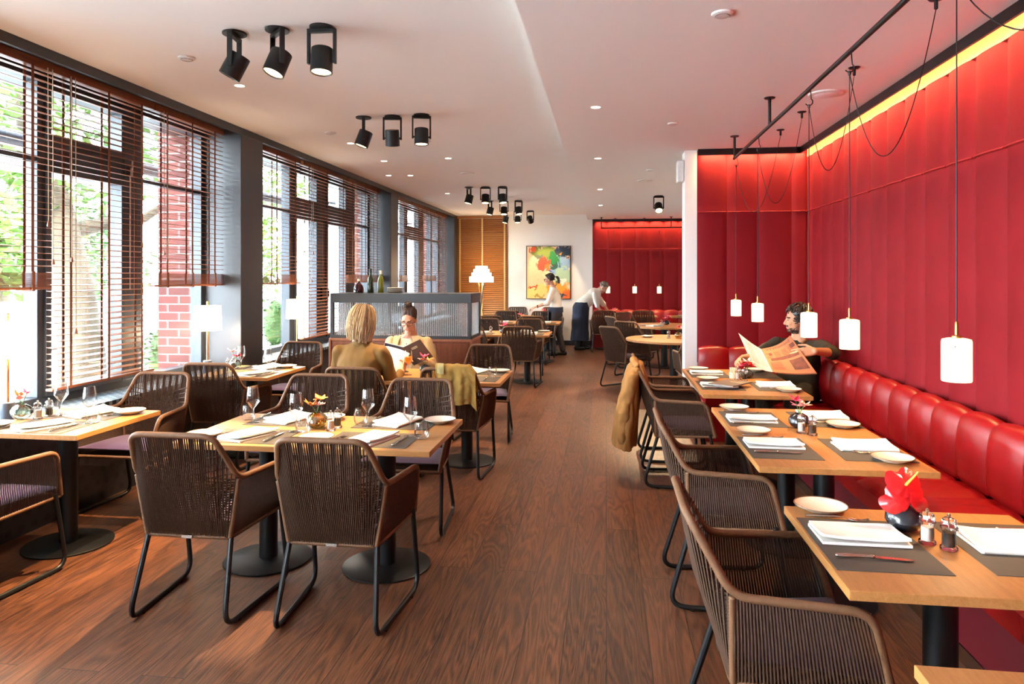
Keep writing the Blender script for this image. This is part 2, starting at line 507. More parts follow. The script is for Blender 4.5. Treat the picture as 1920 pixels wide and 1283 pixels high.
def dup(root, loc, rz=None, label=None, group=None):
    kids = {}
    for q in bpy.data.objects:
        if q.parent is not None: kids.setdefault(q.parent, []).append(q)
    def cp(o, par):
        c = o.copy(); COL.objects.link(c)
        if par is not None:
            c.parent = par; c.matrix_parent_inverse = o.matrix_parent_inverse.copy()
        for k in kids.get(o, []): cp(k, c)
        return c
    r = cp(root, None)
    r.location = loc
    if rz is not None: r.rotation_euler = (0, 0, rz)
    if label: r['label'] = label
    if group: r['group'] = group
    return r

def spot(name, loc, target, energy, color, size_deg, blend, radius, parent=None):
    L = bpy.data.lights.new(name, 'SPOT')
    L.energy = energy; L.color = color; L.spot_size = math.radians(size_deg); L.spot_blend = blend; L.shadow_soft_size = radius
    o = bpy.data.objects.new(name, L); COL.objects.link(o)
    o.location = loc
    d = Vector(target) - Vector(loc)
    o.rotation_euler = d.to_track_quat('-Z', 'Y').to_euler()
    if parent is not None:
        o.parent = parent
        o.matrix_parent_inverse = Matrix.Translation(parent.location).inverted()
    return o

def arc(c, a0, a1, r, n, f):
    return [f(c[0] + r * math.cos(a0 + (a1 - a0) * i / n), c[1] + r * math.sin(a0 + (a1 - a0) * i / n)) for i in range(n + 1)]

def fillet(pts, r, n=5, closed=False):
    """round the corners of a polyline"""
    P = [Vector(p) for p in pts]; out = []
    k = len(P)
    for i in range(k):
        if not closed and i in (0, k - 1):
            out.append(P[i]); continue
        a, b, c = P[i - 1], P[i], P[(i + 1) % k]
        d1 = (a - b); d2 = (c - b)
        rr = min(r, d1.length * 0.45, d2.length * 0.45)
        p0 = b + d1.normalized() * rr; p1 = b + d2.normalized() * rr
        for j in range(n + 1):
            t = j / n
            out.append(p0 * (1 - t) ** 2 + b * 2 * t * (1 - t) + p1 * t * t)
    return out

def resample(pts, step, closed=False):
    P = [Vector(p) for p in pts]
    if closed: P = P + [P[0]]
    L = [0.0]
    for a, b in zip(P, P[1:]): L.append(L[-1] + (b - a).length)
    n = max(2, int(L[-1] / step))
    out = []; k = 0
    for i in range(n + (0 if closed else 1)):
        d = L[-1] * i / n
        while k < len(L) - 2 and L[k + 1] < d: k += 1
        t = (d - L[k]) / max(L[k + 1] - L[k], 1e-9)
        out.append(P[k].lerp(P[k + 1], min(1, max(0, t))))
    return out
# ------------------------------------------------------------------ room shell
YB, YF = -2.6, 16.5            # behind the camera, far wall
XL, XR = -3.52, 2.06           # face of the window pillars, right wall
ZL, ZR = 3.05, 2.93            # ceiling heights
XS = -0.435                    # ceiling step
def sbox(name, mats, *b, **k):
    return struct(MB().box(*b).build(name, mats, smooth=False, **k))
sbox('floor', 'floor', -4.05, 2.3, YB - .1, 16.8, -0.12, 0.0)
m = MB(); m.box(-4.05, XS, YB - .1, 16.8, ZL, ZL + .3); m.box(XS, 2.3, YB - .1, 16.8, ZR, ZL + .3)
struct(m.build('ceiling', 'ceil', smooth=False))
sbox('wall_back', 'white', -4.05, 2.3, YB - .3, YB, 0, ZL)
sbox('wall_right', 'white', XR + .03, XR + .3, YB - .1, 16.8, 0, ZR)
sbox('wall_far', 'white', -4.05, 2.12, YF + .04, YF + .3, 0, ZL)
m = MB(); m.box(-2.3, -0.32, YF - .02, YF + .04, 0, ZL)
struct(m.build('wall_far_white', 'white', smooth=False))
sbox('baseboard_far', 'anthracite', -2.3, -0.32, YF - .04, YF - .02, 0, 0.11)
# end wall of the alcove: white end, red face
sbox('wall_partition', 'white', 0.82, XR + .06, 7.63, 7.86, 0, ZR)
sbox('trim_partition_end', 'white', 0.82, 0.945, 7.60, 7.64, 0, ZR)

def panels(name, P0, U, Nn, bounds, z0, z1, seam, depth=0.020, mats='redwall'):
    """padded vertical panels: P0 + U*u + N*bulge"""
    P0 = Vector(P0); U = Vector(U); Nn = Vector(Nn)
    mb = MB(); nv = 44
    for a, b in zip(bounds, bounds[1:]):
        w = b - a
        def fn(s, t, a=a, w=w):
            z = z0 + (z1 - z0) * t
            e = 1 - abs(2 * s - 1) ** 3.2
            ez = 1 - math.exp(-((z - seam) / 0.035) ** 2) * 0.10
            wr = 0.0035 * mnoise.noise(Vector((a * 3 + s * 1.5, z * 2.2, 1.7)))
            ridge = 0.010 * math.exp(-((z - seam) / 0.010) ** 2)
            return P0 + U * (a + w * s) + Nn * ((depth * e * ez) + ridge + wr * e) + Vector((0, 0, z))
        mb.grid(fn, 12, nv)
        zt = (seam - z0) / (z1 - z0)
        mb.tube([Vector(fn(.03 + .94 * k / 10, zt)) + Nn * .001 for k in range(11)], .0065, 6)
    return struct(mb.build(name, mats, angle=60))
yb = [7.605, 7.438] + [7.438 - 0.3165 * k for k in range(1, 32)]
panels('wall_right_upholstery', (XR, 0, 0), (0, 1, 0), (-1, 0, 0), yb, 0.70, 2.83, 2.27)
sbox('trim_cove_band', mat('cream cove band', (206, 150, 104), .8, 0, .02, 5), XR - .012, XR + .05, YB, 7.6, 2.83, ZR)
panels('wall_partition_upholstery', (0, 7.60, 0), (1, 0, 0), (0, -1, 0), [0.945, 1.248, 1.567, 1.897, 2.07], 0.70, 2.925, 2.275)
panels('wall_far_upholstery', (0, YF, 0), (1, 0, 0), (0, -1, 0), [-0.32 + 0.325 * k for k in range(8)], 0.70, 2.925, 2.24)
# dark profile under the ceiling that hides the led light
m = MB(); m.box(1.965, 1.98, YB, 7.55, 2.865, ZR); m.box(0.945, 1.98, 7.53, 7.545, 2.865, ZR)
struct(m.build('trim_cove_profile', 'black', smooth=False))
m = MB(); m.box(-0.32, 2.06, YF - .09, YF - .075, 2.875, ZR)
struct(m.build('trim_cove_profile_far', 'black', smooth=False))
def cove(loc, sx, sy, rot, e, spread=180):
    L = bpy.data.lights.new('cove_led', 'AREA'); L.shape = 'RECTANGLE'; L.size = sx; L.size_y = sy; L.energy = e; L.color = (1.0, 0.66, 0.28); L.spread = math.radians(spread)
    o = bpy.data.objects.new('cove_led', L); COL.objects.link(o); o.location = loc; o.rotation_euler = rot
    return o
cove((2.005, 2.5, 2.915), 0.03, 10.0, (0, math.radians(-18), 0), 10)
cove((1.992, 2.5, 2.905), 0.02, 10.0, (0, math.radians(-10), 0), 42, 75)
cove((1.50, 7.562, 2.915), 1.05, 0.03, (math.radians(-14), 0, 0), 4)
cove((1.50, 7.555, 2.905), 1.05, 0.02, (math.radians(10), 0, 0), 6, 70)
cove((0.86, YF - .06, 2.905), 2.2, 0.03, (math.radians(10), 0, 0), 12, 70)

# window side: pillars, pelmet, sill, frames
PIL = [(1.64, 2.08), (6.436, 6.875), (11.24, 11.66), (16.13, 16.6)]
for k, (a, b) in enumerate(PIL):
    sbox('pillar_%d' % (k + 1), 'pillar', -4.05, XL, a, b, 0, ZL, bevel=0.006)
sbox('wall_left', 'anthracite', -4.05, -3.95, YB, 16.6, 0, 0.68)
m = MB(); m.box(XL - .02, XL + .002, YB, 16.13, 2.985, ZL + .005)
m.box(-4.02, XL - .02, YB, 16.13, 3.038, ZL + .005)
struct(m.build('trim_pelmet', MT['anthracite'], smooth=False))
sbox('wall_left_upper', 'anthracite', -4.3, -4.02, YB, 16.8, 3.0, 5.6)

BAYS = [(YB, 1.64, [(-0.6, -0.5)], []),
        (2.08, 6.436, [(3.2, 3.26), (4.39, 4.445), (5.27, 5.51)], [(4.445, 5.27)]),
        (6.875, 11.24, [(8.30, 8.42), (9.13, 9.44), (10.2, 10.58)], [(8.42, 9.13), (9.44, 10.2)]),
        (11.66, 16.13, [(12.3, 12.42), (13.30, 13.42), (14.37, 14.76), (15.4, 15.5)], [(13.42, 14.37)])]
for k, (a, b, posts, leaves) in enumerate(BAYS):
    m = MB()
    x0, x1 = -4.01, -3.90
    m.box(x0, x1, a, b, 0.68, 0.76); m.box(x0, x1, a, b, 2.96, 3.045)
    m.box(x0, x1, a, a + .06, 0.76, 2.96); m.box(x0, x1, b - .06, b, 0.76, 2.96)
    for p, q in posts: m.box(x0, x1, p, q, 0.76, 2.96)
    edges = [a + .06] + [e for pq in posts for e in pq] + [b - .06]
    for p, q in zip(edges[::2], edges[1::2]):
        if (p, q) in leaves:
            m.box(x0 + .01, x1 - .005, p, q, 2.39, 2.56)
            for (zz0, zz1) in ((0.76, 2.39), (2.56, 2.96)):     # inner sash
                m.box(x0 + .02, x1 + .02, p, p + .05, zz0, zz1); m.box(x0 + .02, x1 + .02, q - .05, q, zz0, zz1)
                m.box(x0 + .02, x1 + .02, p + .05, q - .05, zz0, zz0 + .05); m.box(x0 + .02, x1 + .02, p + .05, q - .05, zz1 - .05, zz1)
        else:
            m.box(x0 + .02, x1 - .01, p, q, 2.40, 2.44)
    w = struct(m.build('window_%d' % (k + 1), 'frame', smooth=False, bevel=0.004))
    g = MB().box(-3.962, -3.956, a + .05, b - .05, 0.75, 2.97).build('glass', 'pane', w, smooth=False)
    if k == 1:
        MB().box(-3.90, -3.865, 5.30, 5.335, 2.42, 2.50).tube([(-3.875, 5.318, 2.46), (-3.86, 5.318, 2.50), (-3.85, 5.30, 2.56)], .008).tube([(-3.88, 5.318, 2.42), (-3.88, 5.318, 1.5)], .008).build('handle', 'steel', w)
    if k == 2:
        MB().box(-3.90, -3.85, 9.24, 9.40, 1.28, 1.46).tube([(-3.84, 9.30, 1.30), (-3.80, 9.30, 1.33), (-3.80, 9.30, 1.42), (-3.84, 9.30, 1.45)], .012).build('handle', 'black', w)
for k, (a, b) in enumerate([(YB, 1.64), (2.08, 6.436), (6.875, 11.24), (11.66, 16.13)]):
    desc = ['perforated dark radiator casing under the window behind the camera', 'perforated dark radiator casing under the nearest window, with two table lamps',
            'perforated dark radiator casing under the middle window bay', 'perforated dark radiator casing under the farthest window bay'][k]
    r = thing('radiator_casing', desc, 'radiator cover', (-3.73, (a + b) / 2, 0))
    h = (b - a) / 2
    MB().box(-.215, .17, -h, h, 0.668, 0.70).build('perforated_sill', 'perf_top', r, smooth=False, bevel=.003)
    MB().box(.12, .15, -h, h, 0.0, 0.668).build('front_panel', 'perf_front', r, smooth=False)

# ------------------------------------------------------------------ wooden blinds
def blind(y0, y1, raised, label, cords=(), pitch=0.0425):
    zt, xb = 2.985, -3.72
    t = thing('wooden_blind', label, 'window blind', (xb, (y0 + y1) / 2, zt), 0, 'wooden blinds in the window bays')
    h = (y1 - y0) / 2
    MB().box(-.03, .03, -h, h, -.01, .05).build('head_rail', 'blind', t, smooth=False, bevel=.003)
    zs = (1.63 if raised else 0.86) - zt
    m = MB(); z = -.04; k = 0
    while z > zs:
        tilt = math.radians(random.uniform(5, 9))
        M = Matrix.Translation((0, 0, z)) @ Matrix.Rotation(tilt, 4, 'Y')
        m.box(-.0255, .0255, -h + .004, h - .004, -.0016, .0016, 0, M)
        z -= pitch
    m.build('slats', 'blind', t, smooth=False)
    if raised:
        m = MB()
        for i in range(20):
            j = random.uniform(-.006, .006)
            m.box(-.026 + j, .026 + j, -h + .004 + random.uniform(-.004, .004), h - .004, 1.535 - zt + i * .0046, 1.535 - zt + i * .0046 + .0032)
        m.build('slat_stack', 'blind', t, smooth=False)
    zb = (1.515 if raised else 0.825) - zt
    MB().box(-.027, .027, -h, h, zb, zb + .018).build('bottom_rail', 'blind', t, smooth=False, bevel=.003)
    nt = 3 if (y1 - y0) > 0.75 else 2
    for i in range(nt):
        y = -h + .16 + (2 * h - .32) * i / (nt - 1)
        m = MB()
        for sx in (-1, 1):
            zl = (1.63 - zt) if raised else zb
            m.box(sx * .030 - .0008, sx * .030 + .0008, y - .011, y + .011, zl, 0)
            if raised:
                m.box(sx * .036 - .003, sx * .036 + .003, y - .011, y + .011, zb - .006, 1.635 - zt)
        if raised: m.box(-.036, .036, y - .011, y + .011, zb - .008, zb - .002)
        m.build('ladder_tape', 'tape', t, smooth=False)
    for cy, cz in cords:
        c = MB().tube([(.05, cy, .0), (.052, cy, -.3), (.05, cy + .005, cz - zt)], .0028, 6).build('pull_cord', 'cord', t)
        MB().lathe([(.003, .03), (.006, .02), (.010, .0), (.009, -.008), (0.0001, -.01)], 10, (.05, cy + .005, cz - zt - .01)).build('tassel', 'blind', c)
    return t
blind(3.2, 4.275, True, 'half raised brown wooden blind above the lamp nearest the camera', [(.48, 1.95), (.52, 1.70)])
blind(4.285, 5.36, False, 'full length brown wooden blind in front of the tree trunk', [(-.40, 1.72), (-.36, 1.22)])
blind(5.37, 6.42, True, 'half raised brown wooden blind before the brick pier, beside the first dark pillar', [(-.44, 1.80), (-.40, 1.74)])
blind(6.89, 8.17, True, 'half raised brown wooden blind just past the first dark pillar')
blind(8.24, 9.72, False, 'full length brown wooden blind in front of the door handle, behind the third lamp', [(-.55, 1.55), (-.5, 1.9)])
blind(9.77, 11.2, True, 'half raised brown wooden blind above the bottles on the service counter', [(-.5, 1.7), (-.46, 1.55)])
blind(11.7, 13.05, True, 'half raised brown wooden blind just past the second dark pillar')
blind(13.12, 14.03, False, 'full length brown wooden blind, the narrow one in the farthest window bay')
blind(14.07, 15.05, True, 'short raised brown wooden blind in the farthest bay between two full length ones', [(-.2, 1.7), (.4, 1.7)])
blind(15.10, 16.1, False, 'full length brown wooden blind in the far corner beside the honey slatted wall')

# honey coloured slatted blind on the far wall
t = thing('slatted_wall_blind', 'honey coloured wide slatted blind on the far wall behind the stepped floor lamp', 'wall blind', (-2.95, YF - .03, 0))
m = MB()
for i in range(57):
    z = 0.12 + i * 0.0505
    m.box(-.63, .63, -.026, .026, -.002, .002, 0, Matrix.Translation((0, 0, z)) @ Matrix.Rotation(math.radians(62), 4, 'X'))
m.build('slats', 'slatw', t, smooth=False)
MB().box(-.63, .63, -.03, .03, 2.985, 3.04).build('head_rail', 'slatw', t, smooth=False)
for x in (-.505, .035, .57):
    MB().box(x - .018, x + .018, -.034, -.030, 0.09, 2.985).build('ladder_tape', 'tapeh', t, smooth=False)

# ------------------------------------------------------------------ outside
sbox('ground_pavement', mat('pale paving', (176, 174, 170), .9, 0, .1, 3), -9.5, -4.05, -12, 60, -.7, -.5)
sbox('road', mat('asphalt', (150, 150, 152), .9, 0, .1, 2), -60, -9.5, -12, 60, -.72, -.52)
for k, (a, b) in enumerate(PIL):
    sbox('pillar_brick_%d' % (k + 1), 'brick', -4.42, -4.06, a + .04, b, -.5, 5.6)
BARK = mat('bark', (84, 72, 54), .9, 0, .3, 14, .9, 30, vstretch=(1, 1, .25))
LEAFM = [mat('fresh leaves', (84, 122, 34), .6, 0, .25, 6), mat('mid green leaves', (62, 96, 34), .6, 0, .25, 6)]
for q in LEAFM:
    bs = q.node_tree.nodes['Principled BSDF']
    bs.inputs['Subsurface Weight'].default_value = 0.0
def leaves(mb, c, rad, n, size, squash=1.0):
    for i in range(n):
        d = Vector((random.gauss(0, 1), random.gauss(0, 1), random.gauss(0, 1))).normalized() * (random.random() ** .4)
        p = Vector(c) + Vector((d.x * rad, d.y * rad, d.z * rad * squash))
        R = Euler((random.uniform(-.9, .9), random.uniform(-.9, .9), random.uniform(0, 6.3))).to_matrix()
        s = size * random.uniform(.6, 1.3)
        vs = [p + R @ Vector(v) for v in ((-.5 * s, 0, 0), (-.1 * s, -.28 * s, .04 * s), (.5 * s, 0, 0), (-.1 * s, .28 * s, .04 * s))]
        mb.add(vs, [(0, 1, 2, 3)])
t = thing('plane_tree', 'broad leaning tree trunk with one side branch outside the nearest window', 'tree', (-8.0, 9.9, -.5))
trunk = MB().tube(resample([(0, 0, 0), (-.02, 0, .9), (-.12, -.08, 2.0), (-.28, -.2, 3.0), (-.5, -.4, 4.2), (-.7, -.5, 6)], .25), [.36 - .009 * i for i in range(26)], 14)
trunk.tube(resample([(-.25, -.2, 2.75), (.1, .35, 2.95), (.35, .9, 3.05), (.5, 1.4, 3.4), (.5, 1.9, 4.0)], .15), [.13 - .006 * i for i in range(20)], 8)
trunk.tube(resample([(-.4, -.3, 3.4), (-.6, -1.0, 4.2), (-.6, -1.8, 4.6)], .15), [.12 - .006 * i for i in range(20)], 8)
trunk.build('trunk', BARK, t)
m = MB()
for c, r, n in (((-.6, -.6, 5.3), 2.0, 900), ((.5, 1.6, 4.7), 1.4, 500), ((-.5, -1.7, 4.3), 1.4, 500), ((-.4, -.2, 3.55), .6, 120), ((.5, 3.2, 5.2), 1.7, 500), ((-.2, -3.6, 5), 1.9, 500)):
    leaves(m, c, r, n, .26)
m.build('crown', LEAFM[0], t, smooth=False)
for i, (x, y, hgt, r) in enumerate(((-22, 5, 6, 2.8), (-26, 13.5, 7, 3.0), (-21, 22, 6, 2.9), (-26, 31, 7.5, 3.3), (-22, 41, 8, 3.6), (-28, 53, 9, 4), (-24, -5, 6, 2.8))):
    k = i % 2
    t = thing('street_tree', ['tall leafy tree across the road beyond the window blinds', 'mid green leafy tree across the road beyond the window blinds'][k], 'tree', (x, y, -.5), 0, ['fresh green trees across the road', 'mid green trees across the road'][k])
    MB().tube([(0, 0, 0), (.1, 0, hgt * .6)], [.28, .16], 10).build('trunk', BARK, t)
    m = MB()
    for j in range(7):
        leaves(m, (random.uniform(-.6, .6) * r, random.uniform(-.8, .8) * r, random.uniform(1.0, hgt)), r * .75, 260, .5, .8)
    m.build('crown', LEAFM[k], t, smooth=False)
def planter(loc, w, hp, hb, label):
    t = thing('planter', label, 'planter', loc)
    M4 = [(-w * .32, -w * .32, 0), (w * .32, -w * .32, 0), (w * .32, w * .32, 0), (-w * .32, w * .32, 0), (-w / 2, -w / 2, hp), (w / 2, -w / 2, hp), (w / 2, w / 2, hp), (-w / 2, w / 2, hp)]
    MB().add(M4, [(0, 3, 2, 1), (4, 5, 6, 7), (0, 1, 5, 4), (1, 2, 6, 5), (2, 3, 7, 6), (3, 0, 4, 7)]).build('pot', mat('zinc pot', (90, 94, 98), .5), t, smooth=False)
    m = MB(); leaves(m, (0, 0, hp + hb * .5), w * .55, 700, .075, hb / w)
    m.ell((0, 0, hp + hb * .45), w * .36, w * .36, hb * .45)
    m.build('shrub', LEAFM[1], t, smooth=False)
planter((-5.1, 7.55, -.5), .42, .62, 1.0, 'clipped green shrub in a zinc pot outside beside the brick pier')
planter((-6.0, 10.9, -.5), .62, .75, 1.1, 'leafy shrub in a tapered zinc pot outside past the first dark pillar')
planter((-6.4, 13.0, -.5), .62, .75, 1.0, 'leafy shrub in a tapered zinc pot outside, farther along the pavement')
# awning box over the windows
t = thing('awning', 'rolled white awning cassette outside above the windows', 'awning', (-4.75, 6.5, 2.72))
MB().tube([(0, -9, 0), (0, 9.6, 0)], .07, 12).build('roller', mat('awning metal', (96, 100, 108), .4), t)
MB().box(-.6, .02, -9, 9.6, -.16, -.13).build('fabric', mat('white awning cloth', (176, 174, 170), .8), t, smooth=False)
for y in (-4.0, -.6, 4.2, 8.6):
    MB().box(-.02, .50, y - .03, y + .03, .03, .07).build('bracket', 'dgrey', t, smooth=False)
# parked car
t = thing('car', 'silver parked car seen through the blinds left of the tree trunk', 'car', (-16.3, 17.4, -.52))
CP = mat('silver car paint', (120, 126, 130), .25, .3, .02, 4)
m = MB()
prof = [(-2.15, .25), (-2.2, .65), (-2.0, .85), (-1.1, .98), (-.5, 1.42), (.7, 1.45), (1.5, 1.05), (2.1, .92), (2.2, .55), (2.15, .25)]
def car_sec(x, s, dz=0): return [(x, y * s, .25 + (z - .25) * (1 if abs(x) < .7 else .97)) for y, z in prof]
L0, L1, L2, L3 = car_sec(-.82, .98), car_sec(-.6, 1), car_sec(.6, 1), car_sec(.82, .98)
vs = []
for sec, top in ((car_sec(-.85, 1), .55), (car_sec(-.7, 1), 1), (car_sec(.7, 1), 1), (car_sec(.85, 1), .55)):
    for (x, y, z) in sec:
        if top < 1 and z > .95: z = .95
        vs.append((x, y, z))
n = len(prof); fs = []
for i in range(3):
    for j in range(n):
        j2 = (j + 1) % n
        fs.append((i * n + j, i * n + j2, (i + 1) * n + j2, (i + 1) * n + j))
fs += [tuple(range(n - 1, -1, -1)), tuple(3 * n + j for j in range(n))]
m.add(vs, fs); m.build('body', CP, t, smooth=False, bevel=.06)
WH = mat('tyre', (30, 30, 32), .7); RIM = mat('alloy rim', (190, 192, 196), .3, .8)
for sx in (-1, 1):
    for y in (-1.35, 1.35):
        Mx = Matrix.Translation((sx * .86, y, .32)) @ Matrix.Rotation(PI / 2, 4, 'Y')
        w = MB().lathe([(.2, -.09), (.32, -.09), (.33, 0), (.32, .09), (.2, .09)], 24, M=Mx).build('wheel', WH, t)
        q = MB()
        for s5 in range(5):
            q.box(-.02, .02, .04, .2, -.1, .1, 0, Mx @ Matrix.Rotation(s5 * 2 * PI / 5, 4, 'Z'))
        q.lathe([(.05, -.1), (.05, .1)], 12, M=Mx); q.lathe([(.2, -.1), (.21, 0), (.2, .1)], 24, M=Mx)
        q.build('rim', RIM, w, smooth=False)
m = MB()
for sx in (-1, 1):
    m.add([(sx * .80, -.95, 1.0), (sx * .80, 1.3, 1.02), (sx * .73, .6, 1.38), (sx * .73, -.45, 1.38)], [(0, 1, 2, 3)])
m.build('side_glass', mat('car glass', (40, 52, 60), .1), t, smooth=False)
# ------------------------------------------------------------------ red leather benches
def roll_mesh(w, seed):
    """one upholstered back roll: across +x, thickness along y (front = -y), up z; local origin at its bottom back edge"""
    mb = MB()
    prof = [(0.0, 0.0), (-.115, 0.0), (-.150, .06), (-.155, .16), (-.150, .26), (-.140, .33), (-.115, .385), (-.075, .405), (-.035, .400), (0.0, .38)]
    P = resample(prof and [Vector((y, 0, z)) for y, z in prof], .022)
    def fn(s, t):
        i = t * (len(P) - 1); a = int(min(i, len(P) - 2)); p = P[a].lerp(P[a + 1], i - a)
        e = 1 - abs(2 * s - 1) ** 2.6
        wr = .004 * mnoise.noise(Vector((s * 2.5 + seed, p.z * 9, p.x * 9)))
        y = p.x * (0.80 + .20 * e) + wr * e * (1 if p.x < -.02 else 0)
        z = p.z * (0.93 + .07 * e)
        return ((s - .5) * w, y, z)
    mb.grid(fn, 14, len(P) - 1)
    n = len(P)
    for i0, rev in ((0, False), (14, True)):
        f = tuple(i0 * n + j for j in range(n))
        mb.f.append(f if rev else f[::-1]); mb.mi.append(0)
    return mb
def seat_mesh(w, d, seed):
    mb = MB()
    def fn(s, t):
        e = (1 - abs(2 * s - 1) ** 4)
        if t < .25:
            q = t / .25; y = -d; z = -.13 + .11 * q
            y -= .02 * math.sin(q * PI / 2)
        else:
            q = (t - .25) / .75; y = -d + .0 + d * q; z = -.02 + .02 * min(1, q / .08) ** .5
            y -= .02 * (1 - min(1, q / .08))
        wr = .006 * mnoise.noise(Vector((s * 4 + seed, y * 5, 3))) + .004 * mnoise.noise(Vector((s * 14 + seed, y * 4, 9)))
        return ((s - .5) * w, y, z + (.016 * e + wr * e if t > .25 else 0))
    mb.grid(fn, 14, 24)
    return mb
SEAT = .485
t = thing('banquette', 'long red leather bench along the red right wall', 'bench', (XR, 3.7, 0))
yb2 = [6.616 - .311 * k for k in range(0, 20)]
for k, (b, a) in enumerate(zip(yb2, yb2[1:])):
    r = roll_mesh(.309, k * 3.1).build('back_cushion', 'redseat', t, angle=70)
    r.location = (-.05, (a + b) / 2 - 3.7, SEAT); r.rotation_euler = (0, 0, -PI / 2)
    q = seat_mesh(.309, .50, k * 1.7).build('seat_cushion', 'redseat', t, angle=50)
    q.location = (-.165, (a + b) / 2 - 3.7, SEAT); q.rotation_euler = (0, 0, -PI / 2)
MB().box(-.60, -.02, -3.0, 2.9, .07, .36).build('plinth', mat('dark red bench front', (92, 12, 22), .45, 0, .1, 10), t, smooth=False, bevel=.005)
MB().box(-.05, -.046, -3.0, 3.2, .36, SEAT + .33).build('back_board', 'redseat', t, smooth=False)
MB().box(-.604, -.6, -3.0, 2.9, .0, .07).build('kick_strip', 'steel', t, smooth=False)
t = thing('banquette', 'short red leather bench under the red alcove wall behind the newspaper reader', 'bench', (1.45, 7.58, 0))
xb2 = [.948, 1.248, 1.567, 1.88]
for k, (a, b) in enumerate(zip(xb2, xb2[1:])):
    r = roll_mesh(b - a - .003, k * 5.1 + 40).build('back_cushion', 'redseat', t, angle=70); r.location = ((a + b) / 2 - 1.45, 0, SEAT)
    q = seat_mesh(b - a - .003, .45, k * 2.7 + 50).build('seat_cushion', 'redseat', t, angle=50); q.location = ((a + b) / 2 - 1.45, -.14, SEAT)
MB().box(-.50, .44, -.56, -.01, .0, .36).build('plinth', 'redseat', t, smooth=False, bevel=.005)
t = thing('banquette', 'red leather bench along the far red wall', 'bench', (.86, YF - .02, 0), 0)
for k in range(7):
    a = -.32 + .325 * k
    r = roll_mesh(.322, k * 4.1 + 90).build('back_cushion', 'redseat', t, angle=70); r.location = (a + .1625 - .86, 0, SEAT - .04)
    q = seat_mesh(.322, .45, k * 2.1 + 90).build('seat_cushion', 'redseat', t, angle=50); q.location = (a + .1625 - .86, -.14, SEAT - .04)
MB().box(-1.18, 1.1, -.56, -.01, .0, .32).build('plinth', 'redseat', t, smooth=False)

